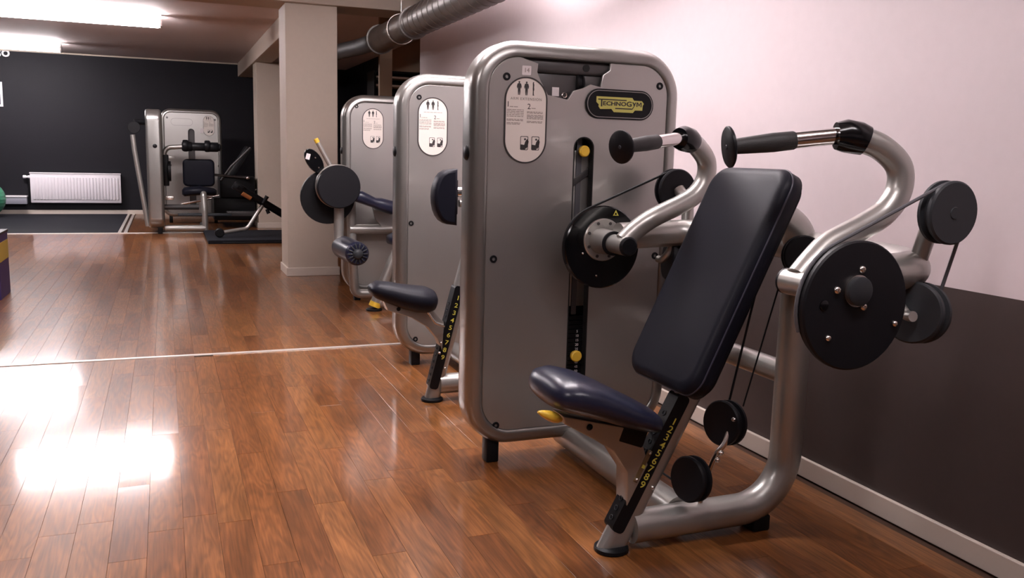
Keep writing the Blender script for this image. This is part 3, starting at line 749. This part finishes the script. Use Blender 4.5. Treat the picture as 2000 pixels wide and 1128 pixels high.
# the two swinging arms with cams and pulleys: s=+1 tower side, s=-1 near side
AX, AZ = 1.385, 0.825
for s in (1, -1):
    Y = lambda d: YC + s*d
    P = lambda x, d, z: Vector((x, Y(d), z))
    out = (0, s, 0); CX = 1.387 if s > 0 else 1.378
    cam_ = obj('cam_disc', lathe(disc_prof(0.142, 0.018) if s < 0 else disc_prof(0.142, 0.030), P(CX, 0.597 if s < 0 else 0.586, 0.799), out, 56), 'discm' if s < 0 else 'gloss', m1)
    if s < 0:
        obj('cam_back', lathe(disc_prof(0.136, 0.010), P(CX, 0.583, 0.799), out, 56), 'black', cam_)
        obj('hub_cap', lathe([(0, 0), (0.0315, 0), (0.0315, 0.014), (0.0285, 0.016), (0, 0.016)], P(1.374, 0.615, 0.833), out, 28), 'charcoal', cam_)
        obj('hub_ring', lathe([(0.035, 0), (0.035, 0.006), (0.029, 0.006), (0.029, 0)], P(1.373, 0.6145, 0.833), out, 28), 'steel', cam_)
        for bx, bz, br_ in ((1.384, 0.879, .0085), (1.320, 0.836, .0085), (1.396, 0.797, .0085), (1.488, 0.756, .0070), (1.306, 0.733, .0070)):
            bolt('cam_bolt', P(bx, 0.615, bz), out, br_, 'steel', cam_, 0.007)
        obj('cam_plug', lathe([(0, 0), (0.0115, 0), (0.0115, 0.002), (0.009, 0.003), (0, 0.003)], P(1.289, 0.615, 0.804), out, 18), 'gloss', cam_)
    else:
        inw = (0, -1, 0)
        obj('flange_ring', lathe([(0.034, 0), (0.073, 0), (0.073, 0.006), (0.070, 0.009), (0.034, 0.009)], P(AX, 0.586, AZ), inw, 40), 'silver', cam_)
        for k in range(8):
            a = 2*PI*(k+0.5)/8; obj('flange_bolt', lathe([(0, 0), (0.0055, 0), (0.0055, 0.002), (0, 0.002)], P(AX+0.060*math.cos(a), 0.577, AZ+0.060*math.sin(a)), inw, 10), 'inner', cam_)
        obj('warning_mark', to_bm(curve_mesh([[(-0.011, -0.009), (0.011, -0.009), (0, 0.011)], [(-0.005, -0.006), (0.005, -0.006), (0, 0.003)]], 0.0006), XZ(Y(0.5855)) @ Matrix.Translation((1.432, 0.916, 0))), 'ylab', cam_, smooth=0)
        for dx, dz in ((-0.02, -0.098), (-0.075, -0.02)): bolt('cam_rivet', P(1.387+dx, 0.586, 0.799+dz), inw, 0.004, 'steel', cam_, 0.003)
    sv = obj('pivot_sleeve', lathe([(0, 0), (0.044, 0), (0.042, 0.05), (0.040, 0.085), (0.031, 0.088), (0.031, 0.19), (0.0, 0.19)], P(AX-0.010, 0.580, AZ-0.003), (0, -s, 0), 32), 'silver', m1)
    obj('sleeve_ring', lathe([(0.030, 0), (0.0405, 0), (0.0405, 0.007), (0.030, 0.007)], P(AX-0.010, 0.492, AZ-0.003), (0, -s, 0), 32), 'black', sv)
    obj('end_cap', lathe([(0, 0), (0.0315, 0), (0.0315, 0.006), (0.026, 0.011), (0, 0.012)], P(AX-0.010, 0.390, AZ-0.003), (0, -s, 0), 28), 'black', sv)
    pts = [P(1.378, .425, .835), P(1.412, .422, .868), P(1.462, .413, .905), P(1.520, .413, .932), P(1.578, .413, .957), P(1.634, .414, .990), P(1.669, .415, 1.040), P(1.667, .411, 1.098), P(1.622, .396, 1.142), P(1.572, .372, 1.164)]
    arm = obj('press_arm', tube(smooth_path(pts, 8), 0.0315, 24), 'silver', m1)
    gd = (P(1.276, .272, 1.1355)-P(1.517, .350, 1.168)).normalized()
    e0 = P(1.525, .3526, 1.169)
    obj('arm_clamp', tube([P(1.586, .380, 1.158), P(1.570, .372, 1.164), P(1.540, .360, 1.169), e0 + gd*0.006], [0.036, 0.0395, 0.040, 0.033], 26), 'gloss', m1)
    hd = obj('handle_bar', tube([e0, e0+gd*0.125], 0.0205, 24), 'chrome', m1)
    g0 = e0+gd*0.108
    gl = (P(1.276, .272, 1.1355)-g0).length
    obj('hand_grip', lathe([(0, 0), (0.0205, 0), (0.0225, 0.004), (0.0235, gl*0.35), (0.0205, gl*0.75), (0.0185, gl-0.006), (0.0185, gl), (0, gl)], g0, gd, 26), 'rubber', hd)
    gdz = obj('grip_disc', lathe([(0, 0), (0.046, 0.001), (0.050, 0.004), (0.050, 0.009), (0.046, 0.012), (0, 0.013)], P(1.276, .272, 1.1355), gd, 36), 'black', hd)
    obj('disc_screw', lathe([(0, 0), (0.006, 0), (0.005, 0.002), (0, 0.002)], P(1.276, .272, 1.1355)+gd*0.013, gd, 12), 'charcoal', hd)
    # pulleys on their stubs
    k = 'charcoal' if s < 0 else 'discm'
    obj('pulley_stub', tube(fillet([P(1.665, .50, .885), P(1.672, .515, .955), P(1.66, .56, 1.0)], 0.04), 0.021, 18), 'silver', m1)
    pu_ = obj('upper_pulley', lathe(pulley_prof(0.0725, 0.042), P(1.656, 0.555, 0.998), out, 44), k, m1)
    obj('pulley_cap', lathe([(0, 0), (0.014, 0), (0.013, 0.002), (0, 0.002)], P(1.656, 0.597, 0.998), out, 24), k, pu_)
    ld = Vector((-0.95, s*0.28, 0.10)).normalized(); lc = P(1.664, 0.525, 0.757)
    obj('pulley_hook', tube(fillet([P(1.62, .50, .83), P(1.60, .512, .78), P(1.598, .545, .755), P(1.595, .565, .758)], 0.03), 0.0125, 14), 'silver', m1)
    lo_ = obj('lower_pulley', lathe(pulley_prof(0.073, 0.052), lc, ld, 44), k, m1)
    # belt: cam top -> over the upper pulley -> down to the lower pulley
    path = []
    c0 = (CX, 0.799); r0 = 0.1435; c1_ = (1.656, 0.998); r1 = 0.0665
    dv = Vector((c1_[0]-c0[0], c1_[1]-c0[1])); th = math.atan2(dv.y, dv.x) + PI/2 - math.asin((r1-r0)/dv.length)*-1
    for a in range(12, -1, -1): ang = th + a*0.13; path.append(P(c0[0]+r0*math.cos(ang), 0.5935, c0[1]+r0*math.sin(ang)))
    for a in range(0, 12): ang = th - a*0.155; path.append(P(c1_[0]+r1*math.cos(ang), 0.579, c1_[1]+r1*math.sin(ang)))
    path.append(P(1.690, 0.545, 0.795))
    obj('drive_belt', tube(path, 0.0042, 8), 'belt' if s < 0 else 'black', m1)

# low pulleys and cables on the base
la = obj('floor_pulley', lathe(pulley_prof(0.066, 0.040), (1.398, YC-0.03, 0.195), (-0.97, -0.22, 0.10), 40), 'discm', m1)
lb = obj('floor_pulley', lathe(pulley_prof(0.066, 0.044), (1.517, YC-0.01, 0.345), (-0.96, -0.26, 0.12), 40), 'discm', m1)
obj('pulley_bracket', tube(smooth_path([(1.500, YC-0.045, 0.36), (1.475, YC-0.05, 0.30), (1.458, YC-0.04, 0.268), (1.452, YC-0.02, 0.22), (1.440, YC-0.01, 0.15), (1.430, YC-0.005, 0.10)], 6), 0.0085, 12), 'steel', m1)
for p in ((1.462, YC-0.052, 0.272), (1.453, YC-0.05, 0.252), (1.492, YC-0.062, 0.372)): bolt('pulley_bolt', p, (-0.5, -0.86, 0), 0.008, 'steel', m1, 0.01)
obj('lift_cable', tube([(1.600, YC, 0.80), (1.520, YC+0.005, 0.40)], 0.0035, 8), 'black', m1)
obj('lift_cable', tube([(1.665, YC-0.02, 0.80), (1.560, YC-0.01, 0.39)], 0.0025, 8), 'black', m1)
obj('lift_cable', tube([(1.39, YC+0.02, 0.15), (1.38, 2.80, 0.17)], 0.0035, 8), 'black', m1)

# ------------------------------------------------------------------ the middle machine
Y2 = 3.67
m2 = empty('seated_press_machine', (1.25, Y2, 0), 'middle silver weight machine with narrow black saddle and chest pad, behind the nearest tower', 'exercise machine', 'silver weight machines along the pale wall')
X2 = 1.085
tower(m2, Matrix.Translation((X2, 4.30, 0)), 0.803, 0.055, 1.497, 0.135, slot=(0.40, 0.48, 0.16, 1.173), label_c=(0.180, 1.235),
      bolts=[(0.108, 1.378), (0.072, 0.748), (0.100, 0.145), (0.70, 1.378), (0.70, 0.145)])
obj('slot_cover', box2((X2+0.39, 4.35, 0.16), (X2+0.49, 4.36, 1.16), 0.003), 'plategrey', m2, smooth=0)
R2, L2 = seat_rail(m2, Y2, 1.090, 1.255, 0.66, w=0.066, t=0.056, digits='123456789', d_lo=0.29, d_hi=0.70, ins_hi=0.78, yellow='ylab')
seat = []
for s, zt, zb, w in ((0.0, 0.527, 0.512, 0.035), (0.03, 0.538, 0.496, 0.062), (0.12, 0.552, 0.476, 0.080), (0.30, 0.545, 0.454, 0.092), (0.50, 0.533, 0.430, 0.104), (0.70, 0.526, 0.412, 0.116), (0.86, 0.520, 0.408, 0.120), (0.95, 0.508, 0.416, 0.104), (0.99, 0.490, 0.434, 0.076), (1.0, 0.476, 0.452, 0.04)):
    seat.append(((0.802+0.290*s, Y2, (zt+zb)/2), w, (zt-zb)/2, (0, 1, 0), (0.12, 0, 1)))
obj('seat', loft(seat, 32, 2.4), 'vinyl', m2, smooth=180)
b2 = obj('seat_bracket', prism_xz([[(0.865, 0.462), (1.06, 0.440), (1.13, 0.36), (1.125, 0.24), (1.105, 0.29), (1.06, 0.345), (0.985, 0.392), (0.880, 0.428)]], Y2-0.03, 0.06, 0.003), 'silver', m2, smooth=30)
bolt('bracket_bolt', (0.925, Y2-0.03, 0.430), (0, -1, 0), 0.009, 'black', b2)
obj('seat_lever', tube(fillet([(1.04, Y2-0.05, 0.43), (1.085, Y2-0.06, 0.365), (1.130, Y2-0.04, 0.345)], 0.02), 0.005, 10), 'steel', b2)
for k, q in enumerate(((1.118, 0.270), (1.112, 0.225))): bolt('strip_bolt', (q[0], Y2-0.034, q[1]), (0, -1, 0), 0.006, 'steel', b2)
obj('base_tube', tube(fillet([(1.12, Y2, 0.075), (1.72, Y2, 0.075), (1.72, Y2, 0.90)], 0.15), 0.045, 24), 'silver', m2)
obj('tower_tube', tube([(1.40, Y2, 0.072), (1.40, 4.38, 0.072)], 0.045, 24), 'silver', m2)
cp = []
for k in range(13):
    a = -PI/2 + PI*k/12; cp.append((1.170-0.076*max(math.cos(a), 0)**0.72, 0.915+0.107*math.sin(a)))
bm = to_bm(curve_mesh([cp], 0.06, 0.014), XZ(Y2)); obj('chest_pad', bm, 'vinyl', m2, smooth=50)
obj('pad_plate', box2((1.170, Y2-0.03, 0.84), (1.188, Y2+0.045, 0.99), 0.003), 'black', m2, smooth=0)
obj('pad_tube', tube([(1.182, Y2, 0.937), (1.72, Y2, 0.937), ], 0.023, 20), 'chrome', m2)
obj('pad_post', tube(fillet([(1.72, Y2, 0.90), (1.72, Y2, 1.0)], 0), 0.04, 20), 'silver', m2)
obj('adjust_tube', tube([(1.20, Y2-0.01, 0.888), (1.5, Y2-0.01, 0.888)], 0.016, 16), 'silver', m2)

# ------------------------------------------------------------------ the third machine, by the column
m3 = empty('leg_curl_machine', (1.45, 6.05, 0), 'third silver weight machine by the column with black cam discs and a dark foam roller', 'exercise machine', 'silver weight machines along the pale wall')
X3 = 1.205
tower(m3, Matrix.Translation((X3, 6.38, 0)), 0.803, 0.06, 1.510, 0.135, slot=(0.40, 0.48, 0.16, 1.173), label_c=(0.218, 1.270),
      bolts=[(0.098, 1.425), (0.10, 0.145), (0.70, 1.40), (0.70, 0.145)])
obj('slot_cover', box2((X3+0.39, 6.43, 0.16), (X3+0.49, 6.44, 1.16), 0.003), 'plategrey', m3, smooth=0)
egg = []
for k in range(40):
    a = 2*PI*k/40; r = 0.185 + 0.030*math.cos(a-2.1); egg.append((1.078+r*math.cos(a), 0.755+r*math.sin(a)))
obj('rear_cam', prism_xz([egg], 6.20, 0.035, 0.004), 'black', m3, smooth=40)
fd = obj('front_disc', lathe(disc_prof(0.148, 0.06, 0.006), (1.115, 6.11, 0.858), (0, -1, 0), 48), 'discm', m3)
obj('disc_rim', lathe([(0.146, 0), (0.152, 0.004), (0.152, 0.030), (0.146, 0.034)], (1.115, 6.150, 0.860), (0, -1, 0), 48), 'silver', m3)
obj('pivot_tube', tube([(1.115, 6.10, 0.858), (1.115, 6.40, 0.858)], 0.045, 20), 'silver', m3)
lv = obj('range_lever', tube([(1.090, 6.15, 0.965), (0.984, 6.15, 1.160)], 0.0165, 16), 'silver', m3)
obj('lever_tip', tube([(0.986, 6.15, 1.156), (0.972, 6.15, 1.182)], [0.0175, 0.0165], 16), 'yellow', lv)
pk = []
for k in range(24):
    a = 2*PI*k/24; pk.append((0.965+0.060*math.cos(a)*1.0+0.03*math.sin(a)*-0.6, 1.030+0.078*math.sin(a)-0.02*math.cos(a)))
cw = obj('stop_plate', prism_xz([pk], 6.17, 0.03, 0.004), 'gloss', m3, smooth=40)
obj('white_sticker', box((0.922, 6.1685, 1.060), (0.028, 0.002, 0.040), 0, Matrix.Rotation(0.25, 3, 'Y')), 'tagw', cw, smooth=0)
for p in ((0.972, 1.052), (0.995, 0.985)): bolt('plate_bolt', (p[0], 6.17, p[1]), (0, -1, 0), 0.006, 'steel', cw)
obj('roller_arm', tube(fillet([(1.135, 6.17, 0.74), (1.130, 6.17, 0.47), (1.155, 6.10, 0.435)], 0.06), 0.036, 20), 'silver', m3)
ro = obj('foam_roller', lathe([(0, 0), (0.060, 0), (0.078, 0.012), (0.080, 0.03), (0.080, 0.44), (0.078, 0.462), (0.066, 0.474), (0.0, 0.474)], (1.160, 6.19, 0.430), (0.03, -1, 0.0), 36), 'navy', m3)
for k in range(14):
    a = 2*PI*k/14; c = Vector((1.174, 5.712, 0.430)); d = Vector((math.cos(a), 0, math.sin(a)))
    obj('roller_pleat', tube([c+d*0.036, c+d*0.058+Vector((0, 0.002, 0)), c+d*0.072+Vector((0, 0.012, 0))], [0.004, 0.006, 0.004], 8), 'charcoal', ro)
obj('roller_cap', lathe([(0.036, 0), (0.034, 0.012), (0.024, 0.022), (0, 0.026)], (1.174, 5.716, 0.430), (0.03, -1, 0), 24), 'charcoal', ro)
obj('thigh_pad', loft([((1.215, 6.12, 0.800), 0.045, 0.036, (0, 1, 0), (0.3, 0, 1)), ((1.27, 6.12, 0.790), 0.062, 0.044, (0, 1, 0), (0.3, 0, 1)), ((1.33, 6.12, 0.765), 0.060, 0.040, (0, 1, 0), (0.3, 0, 1)), ((1.37, 6.12, 0.748), 0.056, 0.036, (0, 1, 0), (0.3, 0, 1)), ((1.41, 6.12, 0.738), 0.068, 0.046, (0, 1, 0), (0.3, 0, 1)), ((1.50, 6.12, 0.712), 0.070, 0.050, (0, 1, 0), (0.3, 0, 1)), ((1.56, 6.12, 0.70), 0.05, 0.036, (0, 1, 0), (0.3, 0, 1))], 24), 'navy', m3, smooth=180)
obj('curved_guard', prism_xz([[(1.40, 0.70), (1.42, 0.62), (1.47, 0.56), (1.56, 0.52), (1.70, 0.51), (1.70, 0.69)]], 6.26, 0.03, 0.004), 'silver', m3, smooth=40)
obj('frame_tube', tube([(1.23, 6.29, 0.545), (1.78, 6.29, 0.545)], 0.035, 20), 'silver', m3)
obj('frame_post', tube(fillet([(1.245, 6.30, 0.84), (1.250, 6.30, 0.50), (1.27, 6.30, 0.07), (1.55, 6.30, 0.06)], 0.05), 0.034, 20), 'silver', m3)
sr = tube([(1.345, 5.97, 0.03), (1.50, 5.97, 0.42)], [0.040, 0.036], 20)
sr = obj('seat_rail', sr, 'silver', m3)
obj('rail_band', tube([(1.343, 5.97, 0.026), (1.356, 5.97, 0.058)], 0.0425, 20), 'yellow', sr, label='worn yellow band at the rail foot')
obj('rail_shoe', lathe([(0, 0), (0.056, 0), (0.056, 0.010), (0.044, 0.018), (0, 0.018)], (1.340, 5.97, 0), (0, 0, 1), 24), 'black', m3)
obj('base_tube', tube([(1.36, 5.97, 0.055), (1.95, 5.97, 0.055)], 0.038, 20), 'silver', m3)
st3 = loft([((1.44, 5.97, 0.50), 0.06, 0.03, (0, 1, 0), (0, 0, 1)), ((1.50, 5.97, 0.50), 0.15, 0.05, (0, 1, 0), (0, 0, 1)), ((1.75, 5.97, 0.49), 0.16, 0.05, (0, 1, 0), (0, 0, 1)), ((1.84, 5.97, 0.49), 0.10, 0.03, (0, 1, 0), (0, 0, 1))], 28)
obj('seat', st3, 'navy', m3, smooth=180)

# ------------------------------------------------------------------ far machine seen edge on
m4 = empty('abdominal_machine', (0.1, 12.3, 0), 'far silver machine whose tower is seen edge on, with roller bar and black seat', 'exercise machine', 'silver machines by the back wall')
M4 = plane_m((0, 0, 0), (0, 1, 0), (-1, 0, 0)); M4 = Matrix(((0, -1, 0, -0.02), (1, 0, 0, 11.86), (0, 0, 1, 0), (0, 0, 0, 1)))
tower(m4, M4, 0.803, 0.07, 1.565, 0.19, slot=(0.36, 0.44, 0.16, 1.173), label_c=(0.19, 1.29), bolts=[(0.10, 1.42), (0.70, 1.42)], full=False, R=0.15)
obj('rear_arm', tube(fillet([(-0.36, 11.98, 1.24), (-0.345, 11.98, 1.05), (-0.245, 11.98, 0.30), (-0.22, 11.98, 0.10)], 0.2), 0.030, 16), 'silver', m4)
obj('rear_pulley', lathe(pulley_prof(0.075, 0.05), (-0.34, 12.01, 1.33), (0, -1, 0), 24), 'black', m4)
obj('rear_arm_joint', tube([(-0.34, 11.99, 1.40), (-0.20, 12.05, 1.40)], 0.035, 14), 'black', m4)
ra = obj('roller_bar', tube(fillet([(0.0, 12.25, 0.80), (0.0, 12.25, 1.09), (0.30, 12.25, 1.115), (0.66, 12.25, 1.108)], [0.09, 0.05]), 0.030, 18), 'silver', m4)
for xx, r, L in ((0.155, 0.062, 0.13), (0.265, 0.052, 0.21), (0.47, 0.062, 0.14)):
    obj('foam_roller', lathe([(0, 0), (r*0.8, 0), (r, 0.015), (r, L-0.015), (r*0.8, L), (0, L)], (xx+0.06, 12.25, 1.112), (1, 0, 0), 24), 'black', ra)
obj('roller_end', lathe([(0, 0), (0.048, 0), (0.048, 0.05), (0.03, 0.065), (0, 0.065)], (0.635, 12.25, 1.110), (1, 0, 0), 20), 'black', ra)
for xx in (0.26, 0.53): obj('roller_strap', lathe([(0.068, -0.035), (0.076, -0.02), (0.076, 0.02), (0.068, 0.035)], (xx, 12.25, 1.122), (1, 0, 0), 20), 'black', ra)
obj('cam_disc', lathe(disc_prof(0.13, 0.04), (0.035, 12.24, 0.79), (1, 0, 0), 28), 'black', m4)
obj('cam_housing', box2((-0.02, 12.20, 0.60), (0.05, 12.36, 1.0), 0.01), 'black', m4)
obj('crossbar', box2((-0.03, 12.3, 0.945), (0.12, 12.33, 0.985), 0.004), 'silver', m4)
obj('counter_weights', box2((-0.01, 12.20, 0.42), (0.10, 12.34, 0.47), 0.006), 'steel', m4)
PM4 = Matrix(((1, 0, 0, 0.42), (0, 0, -1, 12.42), (0, 1, 0, 0.76), (0, 0, 0, 1)))
obj('back_pad', cushion(0.06, 0.36, 0.40, 0.08, Matrix(((0, 1, 0, 0.42), (0, 0, -1, 12.42), (1, 0, 0, 0.77), (0, 0, 0, 1)))), 'vinyl', m4, smooth=70)
obj('seat', loft([((0.20, 12.25, 0.52), 0.03, 0.03, (0, 1, 0), (0, 0, 1)), ((0.23, 12.25, 0.525), 0.16, 0.06, (0, 1, 0), (0, 0, 1)), ((0.42, 12.25, 0.545), 0.18, 0.06, (0, 1, 0), (0, 0, 1)), ((0.60, 12.25, 0.525), 0.16, 0.05, (0, 1, 0), (0, 0, 1)), ((0.63, 12.25, 0.52), 0.03, 0.03, (0, 1, 0), (0, 0, 1))], 24), 'vinyl', m4, smooth=180)
obj('seat_post', tube(fillet([(0.46, 12.40, 0.44), (0.46, 12.06, 0.52), (0.465, 12.02, 0.30), (0.47, 12.02, 0.13)], 0.05), 0.040, 18), 'silver', m4)
obj('seat_stem', tube([(0.47, 12.02, 0.27), (0.47, 12.02, 0.04)], 0.035, 16), 'silver', m4)
obj('foot_plate', box2((0.14, 12.0, 0.225), (0.80, 12.12, 0.255), 0.006), 'charcoal', m4)
obj('base_tube', tube([(-0.02, 12.02, 0.068), (0.47, 12.02, 0.068)], 0.040, 18), 'silver', m4)
obj('side_tube', tube([(-0.02, 12.16, 0.33), (0.40, 12.2, 0.33)], 0.035, 18), 'plategrey', m4)
obj('frame_tube', tube([(0.46, 12.06, 0.06), (0.46, 12.7, 0.06)], 0.04, 16), 'black', m4)

# ------------------------------------------------------------------ far tower facing the room with a leg press frame
m5 = empty('leg_press_machine', (0.42, 14.0, 0), 'far silver tower facing the room by the charcoal wall, with dark sled frame', 'exercise machine', 'silver machines by the back wall')
X5 = -0.045
tower(m5, Matrix.Translation((X5, 13.7, 0)), 0.845, 0.09, 1.650, 0.16, slot=(0.375, 0.465, 0.25, 1.37), label_c=(0.665, 1.42), bolts=[(0.098, 1.52), (0.752, 1.51), (0.125, 0.84), (0.79, 0.84), (0.14, 0.37)], R=0.15)
obj('oval_recess', prism_xz([rrect(X5+0.145, 1.41, X5+0.445, 1.515, 0.052, 10), rrect(X5+0.152, 1.417, X5+0.438, 1.508, 0.045, 10)], 13.698, 0.006), 'bezel', m5, smooth=0)
obj('white_sticker', prism_xz([rrect(X5+0.545, 1.31, X5+0.59, 1.385, 0.012, 4)], 13.700, 0.003), 'tagw', m5, smooth=0)
obj('slot_cover', box2((X5+0.36, 13.76, 0.25), (X5+0.48, 13.77, 1.36)), 'plategrey', m5, smooth=0)
obj('sled_rail', tube([(0.20, 13.3, 0.30), (1.55, 13.3, 0.58)], 0.016, 12), 'chrome', m5)
obj('sled_rail', tube([(0.45, 13.0, 0.40), (1.65, 13.0, 0.60)], 0.014, 12), 'chrome', m5)
obj('sled_bed', box2((0.62, 12.9, 0.10), (1.18, 13.6, 0.42), 0.02), 'black', m5)
obj('carriage', box2((0.70, 12.8, 0.42), (1.18, 13.3, 0.72), 0.03), 'black', m5)
obj('back_board', box((0.98, 13.35, 0.86), (0.09, 0.36, 0.62), 0.02, Matrix.Rotation(0.55, 3, 'Y')), 'black', m5)
obj('hand_rail', tube([(0.72, 12.78, 0.66), (0.86, 12.78, 0.86), (1.12, 12.78, 1.12)], 0.014, 10), 'plategrey', m5)
obj('frame_top', tube([(0.60, 12.75, 0.74), (1.10, 12.75, 0.70)], 0.018, 10), 'plategrey', m5)
obj('handle_knob', lathe([(0, 0), (0.02, 0), (0.02, 0.03), (0, 0.035)], (1.07, 12.75, 0.70), (0, -1, 0), 14), 'chrome', m5)
obj('counter_weight', box2((0.78, 12.7, 0.17), (1.17, 12.78, 0.24), 0.01), 'plategrey', m5)

# ------------------------------------------------------------------ slanted bar trainer on the black platform
t = obj('rubber_platform', box2((0.44, 10.62, 0.0), (1.72, 11.95, 0.045), 0.006), 'matblk', smooth=0)
setp(t, 'low black rubber platform on the wood floor by the rear column', 'platform')
obj('edge_lip', box2((0.60, 10.615, 0.012), (1.72, 10.621, 0.020)), 'charcoal', t, smooth=0)
t = empty('bar_trainer', (1.0, 11.0, 0.045), 'bent silver tube stand carrying a slanted black bar with an orange collar', 'exercise bar')
obj('stand_tube', tube(fillet([(0.60, 10.95, 0.100), (0.91, 11.0, 0.145), (1.10, 11.05, 0.43)], 0.10), 0.025, 18), 'silver', t)
obj('stand_wheel', lathe([(0, 0), (0.045, 0), (0.055, 0.01), (0.055, 0.05), (0.045, 0.06), (0, 0.06)], (0.585, 10.98, 0.102), (0, -1, 0), 24), 'black', t)
bd = Vector((0.58, 0.10, -0.36)).normalized(); b0 = Vector((0.80, 11.0, 0.650))
obj('slanted_bar', tube([b0, b0+bd*1.06], 0.046, 18), 'black', t)
obj('bar_head', box(b0+bd*0.02, (0.14, 0.08, 0.10), 0.02, Matrix.Rotation(0.55, 3, 'Y')), 'black', t)
obj('orange_collar', tube([b0+bd*0.09+Vector((-0.02, -0.035, -0.03)), b0+bd*0.21+Vector((-0.02, -0.035, -0.03))], 0.026, 14), 'orange', t)
obj('lock_knob', tube([(1.10, 11.0, 0.45), (1.150, 11.0, 0.54)], [0.018, 0.026], 14), 'black', t)
obj('lock_knob', tube([(1.14, 11.0, 0.38), (1.165, 11.0, 0.33)], [0.018, 0.024], 14), 'black', t)
